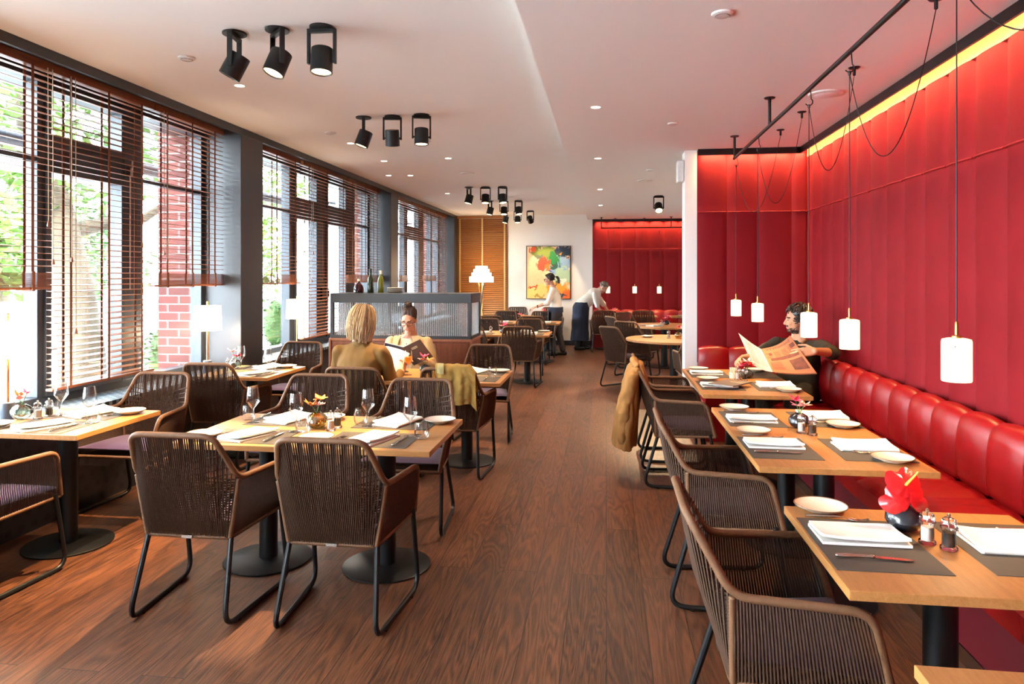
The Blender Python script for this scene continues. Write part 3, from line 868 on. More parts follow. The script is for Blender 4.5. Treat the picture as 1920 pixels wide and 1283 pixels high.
# ------------------------------------------------------------------ woven armchair (faces +y)
TOPX, TOPY, TOPZ = .200, -.36, .885
KX, KY, KZ = .255, -.235, .665
BX, BY, BZ = .208, -.225, .385
AX, AY, AZ = .300, .135, .660
FX, FY, FZ = .262, .205, .405
def L3(a, b, t): return Vector(a).lerp(Vector(b), t)
def make_chair():
    t = thing('woven_armchair', 'x', 'chair')
    # wrapped rim: front bottom - arm front - knee - top - other side
    half = [(FX, FY, FZ), (AX, AY, AZ), (KX, KY, KZ), (TOPX, TOPY, TOPZ)]
    poly = [Vector(p) for p in half] + [Vector((-x, y, z)) for x, y, z in reversed(half)]
    path = fillet(poly, .055, 6)
    pts = resample(path, .0042)
    MB().tube(pts, [.0132 + (.0016 if i % 2 else 0) for i in range(len(pts))], 8).build('rim', 'ropew', t, angle=80)
    # lower rim
    low = [(FX, FY, FZ), (BX, BY, BZ), (-BX, BY, BZ), (-FX, FY, FZ)]
    pl = resample(fillet(low, .03, 4), .006)
    m = MB().tube(pl, [.0105 + (.0014 if i % 2 else 0) for i in range(len(pl))], 7)
    for sx in (-1, 1):
        c = resample([(sx * KX, KY, KZ), (sx * BX, BY, BZ)], .005)
        m.tube(c, [.0105 + (.0014 if i % 2 else 0) for i in range(len(c))], 7)
    c = resample([(-FX, FY, FZ), (FX, FY, FZ)], .006)
    m.tube(c, [.0105 + (.0014 if i % 2 else 0) for i in range(len(c))], 7)
    m.build('lower_rim', 'ropew', t, angle=80)
    # back: outer layer of upright ropes, inner layer, crossing diagonals
    def outline(u):
        """top and bottom rim point of the back for u in -1..1"""
        b = Vector((BX * u, BY, BZ))
        x = KX * u
        if abs(x) < TOPX - .03:
            tp = Vector((x, TOPY, TOPZ))
        else:
            f = (abs(x) - (TOPX - .03)) / (KX - TOPX + .03)
            tp = Vector((math.copysign(TOPX - .03 + (KX - TOPX + .03) * f, u), TOPY + (KY - TOPY) * f ** 1.15, TOPZ + (KZ - TOPZ) * f ** 1.35))
        return tp, b
    m = MB()
    N = 50
    for i in range(N):
        u = -1 + 2 * (i + .5) / N
        tp, b = outline(u)
        bow = Vector((0, -.016 * (1 - u * u), 0))
        m.tube([b + Vector((0, -.006, 0)), L3(b, tp, .5) + bow + Vector((0, -.006, 0)), tp + Vector((0, -.004, 0))], .0036, 4)
    for i in range(40):
        u = -1 + 2 * (i + .5) / 40
        tp, b = outline(u)
        bow = Vector((0, -.012 * (1 - u * u), 0))
        m.tube([b + Vector((0, .007, 0)), L3(b, tp, .5) + bow + Vector((0, .007, 0)), tp + Vector((0, .006, 0))], .0034, 4)
    for sx in (-1, 1):
        for i in range(20):
            f = (i + .5) / 20
            a = L3((sx * BX, BY, BZ), (sx * KX, KY, KZ), f)
            d = L3((-sx * BX, BY, BZ), (-sx * KX, KY, KZ), min(1, f * .8 + .38))
            if f * .8 + .38 > 1:
                d = L3((-sx * KX, KY, KZ), (-sx * TOPX, TOPY, TOPZ), min(.9, (f * .8 + .38 - 1) * 3.6))
            row = []
            for k in range(6):
                p = a.lerp(d, k / 5)
                w = BX + (KX - BX) * min(1, max(0, (p.z - BZ) / (KZ - BZ)))
                tp, b = outline(max(-1, min(1, p.x / w)))
                q = min(1, max(0, (p.z - BZ) / (tp.z - BZ)))
                row.append(Vector((p.x, BY + (tp.y - BY) * q - .016 * (1 - (p.x / w) ** 2) * (1 - abs(2 * q - 1)), p.z)))
            m.tube(row, .0032, 4)
    m.build('backrest', 'rope', t, angle=80)
    for sx in (-1, 1):
        m = MB()
        K, B, A, F = Vector((sx * KX, KY, KZ)), Vector((sx * BX, BY, BZ)), Vector((sx * AX, AY, AZ)), Vector((sx * FX, FY, FZ))
        for i in range(42):
            f = (i + .5) / 42
            for e, off in ((0, .002),):
                g = min(1, f + e / 42)
                top = L3(K, A, g); bot = L3(B, F, g)
                o = Vector((sx * off, 0, 0))
                m.tube([bot + o, (bot + top) / 2 + o + Vector((sx * .008, 0, 0)), top + o], .0035, 4)
        m.build('side_panel', 'rope', t, angle=80)
    # woven seat and cushion
    m = MB()
    for i in range(36):
        f = (i + .5) / 36
        a = L3((BX, BY, BZ), (FX, FY, FZ), f); m.tube([(a.x, a.y, a.z), (-a.x, a.y, a.z)], .005, 4)
    m.build('seat', 'rope', t, angle=80)
    def fn(s, q):
        y = -.205 + .40 * q
        wdt = .195 + (.265 - .195) * q
        return (wdt * (2 * s - 1), y, 0)
    mb = MB()
    pts = []
    def cz(s, q):
        e = (1 - abs(2 * s - 1) ** 6) * (1 - abs(2 * q - 1) ** 6)
        return e
    mb.grid(lambda s, q: Vector(fn(s, q)) + Vector((0, 0, .455 + .022 * cz(s, q))), 16, 16)
    mb.grid(lambda s, q: Vector(fn(1 - s, q)) + Vector((0, 0, .452 - .020 * cz(s, q))), 16, 16)
    mb.build('seat_cushion', 'cushion', t, angle=60)
    for sx in (-1, 1):
        p = fillet([(sx * BX, BY + .01, BZ), (sx * .235, -.325, .014), (sx * .275, .235, .014), (sx * (FX + .005), FY - .04, FZ + .02)], .085, 6)
        m = MB().tube(resample(p, .02), .0125, 10)
        for f in (.2, .8):
            c = L3((sx * .235, -.325, .010), (sx * .275, .235, .010), f); m.lathe([(.012, -.010), (.012, 0)], 10, tuple(c))
        m.build('sled_leg', 'black', t)
    MB().box(-.026, .026, BY - .016, BY - .011, BZ - .008, BZ + .007).build('maker_tag', 'steel', t, smooth=False)
    return t
CH = [None]
def chair(x, y, deg, label, group):
    if CH[0] is None:
        CH[0] = make_chair()
        CH[0].location = (x, y, 0); CH[0].rotation_euler = (0, 0, math.radians(deg)); CH[0]['label'] = label; CH[0]['group'] = group
        return CH[0]
    return dup(CH[0], (x, y, 0), math.radians(deg), label, group)
GL, GR, GF = 'woven armchairs on the window side', 'woven armchairs along the bench tables', 'woven armchairs in the far rooms'
wv = 'woven armchair '
chair(-1.945, 3.30, 0, wv + 'with its back to us at the large front table, the left of two', GL)
chair(-1.235, 3.29, 0, wv + 'with its back to us at the large front table, the right of two', GL)
chair(-2.06, 4.52, 180, wv + 'on the far side of the large front table, behind the amber vase', GL)
chair(-1.27, 4.40, 180, wv + 'on the far side of the large front table, nearest the aisle', GL)
chair(-1.97, 5.63, 0, wv + 'on which the person in the olive jacket sits', GL)
chair(-1.22, 5.70, 0, wv + 'with an olive coat hung over its back', GL)
chair(-2.00, 6.92, 180, wv + 'on which the person in the cream blazer sits', GL)
chair(-1.20, 6.88, 180, wv + 'with plum cushion, empty, beside the person in the cream blazer', GL)
chair(-3.22, 3.28, 0, wv + 'cut off by the left picture edge, plum seat showing through its arm', GL)
chair(-3.25, 4.47, 180, wv + 'in front of the full length blind, facing us at the nearest window table', GL)
chair(-3.23, 5.72, 0, wv + 'with its back to us at the second window table', GL)
chair(-3.26, 6.92, 180, wv + 'below the third lamp, facing us at the second window table', GL)
chair(.60, 2.38, -90, wv + 'nearest the camera at the red anthurium table', GR)
chair(.62, 3.70, -90, wv + 'at the table with the pink orchid, on the aisle', GR)
chair(.60, 5.66, -90, wv + 'with a tan jacket hung over its back', GR)
chair(.60, 6.40, -90, wv + 'beside the white wall end, beyond the tan jacket', GR)
fx = [(-1.25, 10.30, 0, 'first far table, back to us, nearest the aisle'), (-1.98, 10.35, 0, 'first far table, back to us, half hidden by the service counter'),
      (-1.29, 11.45, 180, 'first far table, facing us, nearest the aisle'), (-2.02, 11.45, 180, 'first far table, facing us, beside the counter'),
      (-1.33, 12.90, 0, 'second far table, back to us, nearest the aisle'), (-2.09, 12.90, 0, 'second far table, back to us, in front of the floor lamp'),
      (-1.29, 13.98, 180, 'second far table, facing us, beside the standing waitress'), (-2.05, 13.98, 180, 'second far table, facing us, window side'),
      (-2.00, 14.82, 0, 'third far table, back to us, window side'), (-2.05, 15.92, 180, 'third far table, against the white wall, window side'), (-1.25, 15.92, 180, 'third far table, against the white wall, below the painting')]
for x, y, d, s in fx: chair(x, y, d, wv + 'at the ' + s, GF)
for x, y, d, s in [(.30, 10.30, -50, 'at the nearer round table, its back towards the aisle'), (.50, 11.55, -35, 'between the two round tables, turned from us'), (.38, 12.75, -65, 'at the farther round table, its back towards the aisle'),
                   (.55, 13.90, -140, 'on the far side of the farther round table'), (-.06, 15.18, 0, 'in front of the bending waiter, back to us'), (.75, 15.20, 0, 'at the middle table of the far red bench'),
                   (1.14, 9.05, 0, 'near side of the nearer round table, half hidden by the white wall end')]:
    chair(x, y, d, wv + s, GF)

# ------------------------------------------------------------------ tables
def table(x0, x1, y0, y1, nped, label, group, along='y'):
    cx, cy = (x0 + x1) / 2, (y0 + y1) / 2
    t = thing('dining_table', label, 'table', (cx, cy, 0), 0, group)
    hx, hy = (x1 - x0) / 2, (y1 - y0) / 2
    MB().box(-hx, hx, -hy, hy, .711, .74).build('tabletop', 'oak' if along == 'y' else 'oakx', t, smooth=False, bevel=.0025)
    for i in range(nped):
        f = (i + .5) / nped - .5
        px, py = (0, f * 2 * hy) if along == 'y' else (f * 2 * hx, 0)
        MB().lathe([(.05, .02), (.05, .69)], 24, (px, py, 0)).box(px - .16, px + .16, py - .16, py + .16, .69, .711).build('column', 'black', t)
        MB().lathe([(.238, 0), (.242, .004), (.242, .009), (.234, .013), (.05, .020)], 48, (px, py, 0)).build('base_plate', 'black', t)
    return t
TG, TF = 'oak tables along the red bench', 'oak tables in the far room'
table(.675, 1.445, .93, 1.665, 1, 'oak table cut off by the bottom right corner of the view', TG)
table(.66, 1.44, 2.035, 2.755, 1, 'oak table with the red anthurium, nearest of the bench tables with settings', TG)
table(.685, 1.455, 3.31, 4.77, 2, 'long oak table with the pink orchid in a dark vase', TG)
table(.70, 1.47, 5.28, 6.74, 2, 'long oak table at which the newspaper reader sits', TG)
table(-2.245, -.86, 3.37, 4.175, 2, 'large oak front table with wine glasses and an amber vase', 'oak tables on the window side', 'x')
table(-2.245, -.85, 5.60, 6.40, 2, 'large oak table shared by the two people with menus', 'oak tables on the window side', 'x')
table(-3.54, -2.84, 3.46, 4.185, 1, 'small oak table at the nearest window beside the lamp', 'oak tables on the window side')
table(-3.54, -2.86, 5.65, 6.43, 1, 'small oak table at the window beside the first dark pillar', 'oak tables on the window side')
table(-2.25, -.84, 10.25, 11.05, 2, 'first oak table beyond the service counter', TF, 'x')
table(-2.25, -.86, 12.85, 13.65, 2, 'second oak table beyond the counter, in line with the waitress', TF, 'x')
table(-2.25, -.95, 14.95, 15.62, 2, 'farthest oak table, before the white wall with the painting', TF, 'x')
table(-.30, .28, 15.45, 15.98, 1, 'small oak table over which the waiter bends', TF)
table(.55, 1.10, 15.45, 15.98, 1, 'small oak table at the middle of the far red bench', TF)
table(1.38, 1.95, 15.45, 15.98, 1, 'small oak table at the right end of the far red bench', TF)
for x, y, r, lb in ((.93, 10.0, .66, 'round oak table nearer the white wall end'), (1.02, 12.75, .66, 'round oak table farther back, before the far red bench')):
    t = thing('round_table', lb, 'table', (x, y, 0), 0, 'round oak tables')
    MB().lathe([(r - .01, .708), (r, .714), (r, .736), (r - .004, .74), (.0001, .74)], 64).build('tabletop', 'oakx', t)
    MB().lathe([(.06, .02), (.055, .36), (.06, .708)], 24).build('column', 'black', t)
    MB().lathe([(.29, 0), (.295, .006), (.285, .014), (.06, .022)], 48).build('base_plate', 'black', t)

# ------------------------------------------------------------------ table settings
TZ = .74
PR = {}
def inst(kind, x, y, z, rz, label, cat, group):
    if PR[kind].get('_used') is None:
        o = PR[kind]; o['_used'] = 1
        o.location = (x, y, z); o.rotation_euler = (0, 0, rz)
        o['label'] = label; o['category'] = cat; o['group'] = group
        return o
    o = dup(PR[kind], (x, y, z), rz, label, group); o['category'] = cat
    return o
def solo(o): 
    return o
# placemat: wide along x (.45), deep along y (.325)
PR['mat'] = MB().box(-.225, .225, -.162, .162, 0, .0022).build('placemat', 'mat', smooth=False)
def plate_():
    t = thing('side_plate', 'x', 'plate')
    MB().lathe([(.0001, .004), (.045, .003), (.050, 0), (.055, .004), (.080, .013), (.0915, .0195), (.0922, .0215), (.0905, .0222), (.078, .0165), (.058, .0095), (.0001, .0085)], 48).build('dish', 'china', t)
    MB().lathe([(.0905, .0192), (.0935, .0212), (.0926, .0236), (.0892, .0228)], 48).build('glazed_edge', 'chinarim', t)
    return t
PR['plate'] = plate_()
def napkin_():
    mb = MB()
    W2, D2 = .085, .135
    for k in range(2):
        z0 = .0052 + k * .0098
        def top(s, q, k=k, z0=z0):
            x = (2 * s - 1) * (W2 - .002 * k); y = (2 * q - 1) * (D2 - .003 * k)
            w = .0025 * math.sin(q * 3.3 + .5) * s + .0015 * mnoise.noise(Vector((x * 14, y * 14, k)))
            curl = .005 * (s ** 4) * k + .008 * (abs(2 * q - 1) ** 3) * s * s * k
            return (x, y, z0 + w * k + curl)
        mb.grid(top, 12, 14, thick=.0090)
    mb.tube([(-W2 + .001, -D2 + .005, .010), (-W2 + .001, D2 - .005, .010)], .0088, 8)
    return mb.build('napkin', 'linen', angle=50)
PR['napkin'] = napkin_()
def knife_():
    t = thing('table_knife', 'x', 'knife')
    prof = [(-.110, .0035), (-.106, .0075), (-.09, .0082), (-.05, .0068), (-.012, .0055), (-.006, .0075), (0, .0075), (.004, .005)]
    MB().lathe([(r, z) for z, r in prof], 12, M=Matrix.Translation((0, 0, .0082)) @ Matrix.Rotation(-PI / 2, 4, 'X') , sx=1.0, sy=.72).build('handle', 'steel', t)
    mb = MB()
    def bl(s, q):
        y = .004 + .112 * q; w = .0085 * (1 - max(0, (q - .75) / .25) ** 2.0) + .0006
        return ((2 * s - 1) * w + .002 * q, y, .007 - .003 * q)
    mb.grid(bl, 4, 14, thick=.0016); mb.build('blade', 'steel', t)
    return t
PR['knife'] = knife_()
def fork_():
    t = thing('table_fork', 'x', 'fork')
    mb = MB()
    P = [(0, -.10, .0035), (0, -.06, .006), (0, 0, .011), (0, .03, .0085), (0, .045, .004)]
    mb.tube(resample(P, .008), [.0048 - .0002 * i for i in range(len(resample(P, .008)))], 8)
    mb.grid(lambda s, q: ((2 * s - 1) * (.006 + .006 * min(1, q * 2)), .04 + .03 * q, .0045 - .002 * q + .002 * (2 * s - 1) ** 2), 6, 6, thick=.002)
    mb.build('handle', 'steel', t)
    mb = MB()
    for i in range(4):
        x = -.0096 + i * .0064
        mb.tube([(x, .068, .003), (x, .085, .0035), (x, .108, .010)], [.0019, .0017, .0010], 6)
    mb.build('tines', 'steel', t)
    return t
PR['fork'] = fork_()
def wine_():
    t = thing('wine_glass', 'x', 'glass')
    MB().lathe([(.0001, .082), (.008, .083), (.022, .100), (.0385, .122), (.0395, .128), (.036, .17), (.030, .212), (.0288, .212), (.0348, .17), (.0382, .128), (.0372, .124), (.021, .103), (.008, .087), (.0001, .086)], 28).build('bowl', 'glass', t)
    MB().lathe([(.036, 0), (.0365, .0015), (.02, .004), (.006, .008), (.0036, .02), (.0034, .06), (.006, .080), (.008, .083)], 24).build('stem', 'glass', t)
    return t
PR['wine'] = wine_()
PR['tumbler'] = MB().lathe([(.0001, .001), (.028, .0), (.034, .006), (.0405, .03), (.0395, .055), (.0345, .088), (.0335, .088), (.038, .055), (.039, .03), (.033, .012), (.0001, .010)], 28).build('tumbler', 'glass')
def mill_(kind):
    t = thing('%s_mill' % kind, 'x', 'mill')
    MB().lathe([(.0235, 0), (.026, .003), (.0255, .010), (.0205, .014), (.0195, .060), (.0215, .064), (.0255, .067), (.026, .072), (.0235, .075)], 24).build('body', 'acryl', t)
    MB().lathe([(.0175, .012), (.0178, .055)], 20).build('filling', kind, t)
    MB().lathe([(.0215, .0755), (.0235, .083), (.021, .094), (.013, .101), (.006, .103)], 10).build('cap', 'acryl', t, smooth=False)
    MB().lathe([(.0015, .074), (.0028, .10), (.0055, .105), (.0055, .110), (.0025, .114), (.0001, .1145)], 10).build('knob', 'steel', t)
    return t
PR['salt'] = mill_('salt'); PR['pepper'] = mill_('pepper')

def setting(cx, cy, rot, where, grp, plate=-.31, fork=-.21, nap=.04, knife=.16, fk=.0, wine=None, tum=None, mat_=True, np=True, pl=True, kn=True, jit=0, frk=True):
    """a place setting; diner's frame: x to the right, y away from the diner, origin at the middle of the mat"""
    a = math.radians(rot)
    R = Matrix.Rotation(a, 2)
    def at(x, y): 
        v = R @ Vector((x, y)); return cx + v.x, cy + v.y
    h = TZ + .0002
    if mat_:
        x, y = at(0, 0); inst('mat', x, y, h, a, 'dark woven placemat ' + where, 'placemat', 'placemats ' + grp)
    if pl:
        x, y = at(plate, -.05); over = abs(plate) - .0925 < .225
        inst('plate', x, y, h + (.0024 if over else 0), a, 'white side plate ' + where, 'plate', 'side plates ' + grp)
    if np:
        x, y = at(nap, -.01); inst('napkin', x, y, h + .0024, a + jit, 'white folded linen napkin ' + where, 'napkin', 'napkins ' + grp)
    if kn:
        x, y = at(knife, -.03); inst('knife', x, y, h + .0026, a + math.radians(random.uniform(-3, 3)), 'steel table knife ' + where, 'knife', 'knives ' + grp)
    if frk:
        x, y = at(fork, -.03); inst('fork', x, y, h + .0026, a + math.radians(random.uniform(-12, -4)) + fk, 'steel fork ' + where, 'fork', 'forks ' + grp)
    if wine:
        x, y = at(*wine); inst('wine', x, y, h + .0024, 0, 'empty stemmed wine glass ' + where, 'glass', 'wine glasses ' + grp)
    if tum:
        x, y = at(*tum); inst('tumbler', x, y, h + .0024, 0, 'empty clear tumbler ' + where, 'glass', 'tumblers ' + grp)
gb = 'on the bench tables'; gw = 'on the window side tables'; gf = 'on the far tables'
# bench tables: aisle diners face +x (rot -90), bench diners face -x (rot 90)
setting(.832, 2.395, -90, 'on the aisle side of the red anthurium table', gb, plate=-.325, fork=-.222, nap=-.055, knife=.135)
setting(1.275, 2.415, 90, 'on the bench side of the red anthurium table', gb, pl=False, frk=False, nap=.02, knife=.155, plate=-.3)
setting(.868, 4.40, -90, 'on the aisle side of the pink orchid table, farther of two', gb, plate=-.30, fork=-.19, nap=.04, knife=.16)
setting(.852, 3.68, -90, 'on the aisle side of the pink orchid table, nearer of two', gb, plate=-.335, fork=-.225, nap=-.05, knife=.125)
setting(1.29, 4.44, 90, 'on the bench side of the pink orchid table, farther of two', gb, plate=-.20, fork=-.12, nap=.06, knife=.18)
setting(1.27, 3.69, 90, 'on the bench side of the pink orchid table, nearer of two', gb, plate=-.21, fork=-.09, nap=.04, knife=.19)
setting(.885, 6.38, -90, "on the aisle side of the reader's table, farther of two", gb, plate=-.26, fork=-.18, nap=-.03, knife=.14)
setting(.885, 5.72, -90, "on the aisle side of the reader's table, under the menu", gb, plate=-.29, fork=-.19, nap=.03, knife=.17)
setting(1.30, 5.72, 90, "on the bench side of the reader's table, nearer of two", gb, plate=-.23, fork=-.14, nap=.01, knife=.17)
setting(1.30, 6.40, 90, "on the bench side of the reader's table, behind the newspaper", gb, plate=.23, frk=False, np=False, kn=False)
# large front table
LA = 'on the large front table'
setting(-1.905, 3.575, 0, LA + ', near left place', gw, plate=-.235, fork=-.16, nap=0, knife=.15, wine=(.20, .13), tum=(.245, .12), jit=-.35)
setting(-1.22, 3.575, 0, LA + ', near right place', gw, plate=-.29, fork=-.185, nap=0, knife=.155, wine=(.175, .10), tum=(.25, .06), jit=-.3)
setting(-1.87, 4.00, 180, LA + ', far left place', gw, plate=-.22, frk=False, nap=.01, knife=.20, wine=(.19, .10), tum=(.255, .03), jit=-.3)
setting(-1.215, 4.00, 180, LA + ', far right place', gw, plate=-.245, fork=-.15, nap=0, knife=.145, wine=(.14, .11), tum=(.205, .05), jit=-.3)
# nearest window table
WA = 'on the nearest window table'
setting(-3.19, 3.64, 0, WA + ', near side', gw, plate=-.27, fork=-.17, nap=0, knife=.15, wine=(.19, .12), tum=(.185, .15 - .0), jit=-.5)
setting(-3.19, 4.01, 180, WA + ', far side', gw, plate=-.225, fork=-.16, nap=0, knife=.145, wine=(.165, .05), tum=(.215, .06), jit=-.3)
WB = 'on the second window table'
setting(-3.14, 5.83, 0, WB + ', near side', gw, pl=False, frk=False, nap=.09, knife=.16, wine=(.15, .10), tum=(.21, .02), jit=-.4)
setting(-3.20, 6.25, 180, WB + ', far side', gw, plate=-.21, frk=False, nap=-.06, knife=.14, wine=(.175, .08), jit=-.3)
LB = 'on the table of the two people with menus'
setting(-1.12, 5.83, 0, LB + ', near aisle place', gw, pl=False, frk=False, np=False, knife=.12, tum=(.155, .10))
setting(-1.12, 6.20, 180, LB + ', far aisle place', gw, plate=-.17, fork=-.06, nap=.06, kn=False, jit=-.3)
for (cx, cy, r, s) in [(-1.15, 10.44, 0, 'first far table, near right'), (-1.9, 10.44, 0, 'first far table, near left'), (-1.2, 10.86, 180, 'first far table, far right'),
                       (-1.15, 13.04, 0, 'second far table, near right'), (-1.95, 13.04, 0, 'second far table, near left'), (-1.2, 15.12, 0, 'farthest window side table, near right')]:
    setting(cx, cy, r, 'on the ' + s, gf, frk=False, kn=False, plate=-.24)
setting(.62, 10.15, -70, 'on the nearer round table', gf, frk=False, kn=False, np=False, mat_=False, plate=0)
setting(.80, 12.45, -40, 'on the farther round table', gf, frk=False, kn=False, mat_=False, plate=-.15)
setting(1.6, 15.7, 0, 'on the small table at the right end of the far bench', gf, frk=False, kn=False, mat_=False, np=False, plate=0)

# mills
for x, y, s in [(1.024, 2.425, 'on the red anthurium table'), (1.062, 4.045, 'on the pink orchid table'), (1.085, 6.06, "on the reader's table"), (-1.527, 3.765, 'beside the amber vase'), (-3.40, 3.83, 'beside the green vase at the nearest window'), (-3.44, 6.05, 'beside the red petals at the second window table')]:
    inst('salt', x, y, TZ + .0003, 0, 'clear salt mill ' + s, 'mill', 'salt mills')
    dx, dy = (.045, -.045) if x > 0 else (.01, .075)
    inst('pepper', x + dx, y + dy, TZ + .0003, .4, 'clear pepper mill ' + s, 'mill', 'pepper mills')
for x, y, s in [(-1.75, 10.6, 'on the first far table'), (-1.55, 13.1, 'on the second far table'), (.86, 10.02, 'on the nearer round table'), (.96, 12.65, 'on the farther round table')]:
    inst('salt', x, y, TZ + .0003, 0, 'pale salt mill ' + s, 'mill', 'salt mills')

# ------------------------------------------------------------------ vases with flowers
def petal(mb, c, d, up, L, Wd, mi=0, curl=.3):
    c = Vector(c); d = Vector(d).normalized(); up = Vector(up)
    s = d.cross(up).normalized(); u = s.cross(d)
    def fn(a, b):
        w = Wd * math.sin(PI * min(1, max(.02, b)) ** .75) * (2 * a - 1)
        return c + d * (L * b) + s * w + u * (L * curl * b * b - .25 * Wd * (2 * a - 1) ** 2)
    mb.grid(fn, 4, 6, mi, thick=.0008)
def spathe(mb, c, nrm, updir, r):
    """heart shaped glossy leaf of an anthurium"""
    c = Vector(c); n = Vector(nrm).normalized(); u = Vector(updir); u = (u - n * u.dot(n)).normalized(); s = n.cross(u)
    def fn(a, b):
        th = 2 * PI * a
        rr = r * (1.0 - .28 * math.exp(-((math.cos(th / 2)) ** 2) / .02)) * (1 + .12 * math.cos(th)) 
        rr = r * (1 + .18 * math.cos(th) - .42 * math.exp(-(min(th, 2 * PI - th) / .35) ** 2))
        q = rr * b
        rip = .05 * r * math.sin(th * 9) * b * b
        return c + u * (q * math.cos(th)) + s * (q * math.sin(th)) - n * (.25 * r * b * b - rip * .5)
    mb.grid(fn, 40, 8, thick=.0012)
BALL = [(.0001, .003), (.022, 0), (.045, .012), (.058, .034), (.056, .055), (.044, .072), (.027, .081), (.024, .084), (.021, .081), (.04, .066), (.05, .05), (.05, .034), (.0001, .01)]
def bouquet(x, y, label, vmat, kind, s=1.0, seed=1, z=TZ):
    rnd = random.Random(seed)
    t = thing('flower_vase', label, 'vase', (x, y, z + .0003), rnd.uniform(0, 6), 'small vases with flowers')
    MB().lathe([(r * s, q * s) for r, q in BALL], 32).build('vase', vmat, t)
    top = .08 * s
    if kind == 'anthurium':
        t.rotation_euler = (0, 0, 0)
        for (c, n, u, r) in [((0.0, -.015, .165), (.05, -.80, .60), (-.25, .2, 1), .056), ((-.035, -.03, .108), (-.3, -.9, .35), (-.8, 0, .5), .048), ((.04, -.03, .112), (.5, -.8, .3), (.8, 0, .3), .042)]:
            f = MB(); spathe(f, c, n, u, r)
            b = f.build('bloom', 'redp', t, angle=80)
            if r > .05:
                MB().cap((c[0], c[1] - .006, c[2] - .005), (c[0] + .026, c[1] - .034, c[2] + .045), .0052, .0032, 8).build('spadix', 'spadix', b)
        MB().tube([(0, 0, .03), (0, 0, top), (0, 0, .16)], .003, 6).tube([(0, 0, .03), (-.02, -.01, .1)], .003, 6).build('stem', 'stem', t)
        return t
    st = MB()
    cols = {'pink': ['pinkp', 'pinkp', 'palep'], 'pale': ['palep', 'pinkp', 'orangep'], 'orange': ['orangep', 'orangep', 'palep'], 'red': ['pinkp', 'palep', 'redp']}[kind]
    for k in range(3):
        a = k * 2.1 + rnd.uniform(-.3, .3)
        c = Vector((.03 * math.cos(a), .03 * math.sin(a), top + .035 + .03 * (k % 2) + rnd.uniform(0, .02))) 
        st.tube([(0, 0, .03 * s), (0, 0, top), c], .0022, 5)
        mb = MB()
        for j in range(7):
            b = j * 2 * PI / 7 + rnd.uniform(-.3, .3)
            d = Vector((math.cos(b), math.sin(b), rnd.uniform(.0, .9)))
            petal(mb, c, d, (0, 0, 1), rnd.uniform(.038, .056), rnd.uniform(.011, .018), 0, rnd.uniform(-.3, .35))
        mb.ell(c, .008, .008, .008, 8, 6)
        mb.build('bloom', cols[k], t, angle=80)
    st.build('stem', 'stem', t)
    return t
bouquet(1.0, 2.545, 'dark round vase with glossy red anthurium blooms', 'darkvase', 'anthurium', 1.0)
bouquet(1.085, 4.18, 'dark round vase with pink orchid blooms on the long bench table', 'darkvase', 'pink', 1.0, 4)
bouquet(1.18, 6.17, "dark round vase with pink and orange blooms on the reader's table", 'darkvase', 'red', .9, 9)
bouquet(-1.63, 3.815, 'amber glass vase with orange blooms on the large front table', 'ambervase', 'orange', 1.05, 5)
bouquet(-3.50, 3.82, 'green tinted vase with pink and salmon blooms below the nearest lamp', 'greenvase', 'pale', 1.05, 6)
bouquet(-3.45, 6.2, 'vase with pale pink and red petals in front of the first dark pillar', 'greenvase', 'red', .95, 8)
bouquet(-1.60, 6.12, 'small vase with pink blossoms on the table of the two people with menus', 'darkvase', 'pale', .9, 12)
for i, (x, y, s) in enumerate([(-1.55, 10.55, 'on the first far table'), (-1.6, 13.3, 'on the second far table'), (-1.35, 15.25, "below the waitress's hand"), (1.0, 10.1, 'on the nearer round table'), (1.06, 12.8, 'on the farther round table'), (.18, 15.8, 'on the small table beside the bending waiter')]):
    bouquet(x, y, 'small vase with pink flowers ' + s, 'ambervase' if i == 3 else 'darkvase', 'pale' if i in (1, 3) else 'pink', .95, 20 + i)

# reader's table: cup of sugar sticks and a menu
t = thing('sugar_cup', "cream cup of sugar sticks behind the mills on the reader's table", 'cup', (1.06, 6.14, TZ + .0003))
MB().lathe([(.026, 0), (.030, .004), (.034, .055), (.032, .055), (.028, .006), (.0001, .005)], 20).build('cup', 'cream', t)
m = MB()
for k in range(9):
    a = k * .7; m.box(-.009, .009, -.0025, .0025, .01, .092, 0, Matrix.Translation((.016 * math.cos(a), .016 * math.sin(a), 0)) @ Matrix.Rotation(a, 4, 'Z') @ Matrix.Rotation(.12, 4, 'X'))
m.build('sugar_sticks', 'cream', t, smooth=False)
def rrect_outline(w, h, r, k=5):
    out = []
    for cx, cy, a0 in ((w - r, h - r, 0), (-w + r, h - r, PI / 2), (-w + r, -h + r, PI), (w - r, -h + r, 1.5 * PI)):
        for i in range(k + 1):
            a = a0 + PI / 2 * i / k; out.append((cx + r * math.cos(a), cy + r * math.sin(a)))
    return out
def emblem(mb, M, w=.05, h=.012):
    """outlined name plate with a row of short strokes, as on the menu covers"""
    mb.tube([(x, y, 0) for x, y in rrect_outline(w, h, h * .8)], .0010, 5, True, 0, M)
    for i in range(7):
        x = -w * .68 + i * w * .225
        mb.box(x - .0007, x + .0007, -h * .42, h * .42, -.0005, .0008, 0, M)
        if i % 2 == 0: mb.box(x - .0005, x + .005, h * .30, h * .42, -.0005, .0008, 0, M)
t = thing('menu', "closed grey brown menu lying across a napkin on the reader's table", 'menu', (.955, 5.65, TZ + .034), math.radians(-38))
MB().box(-.105, .105, -.15, .15, -.004, .004).build('cover', 'menug', t, smooth=False, bevel=.001)
m = MB(); emblem(m, Matrix.Translation((.03, .04, .0046))); m.build('emblem', 'emblem', t)
MB().box(-.1, .1, -.147, .147, -.007, -.0042).build('pages', 'paper', t, smooth=False)

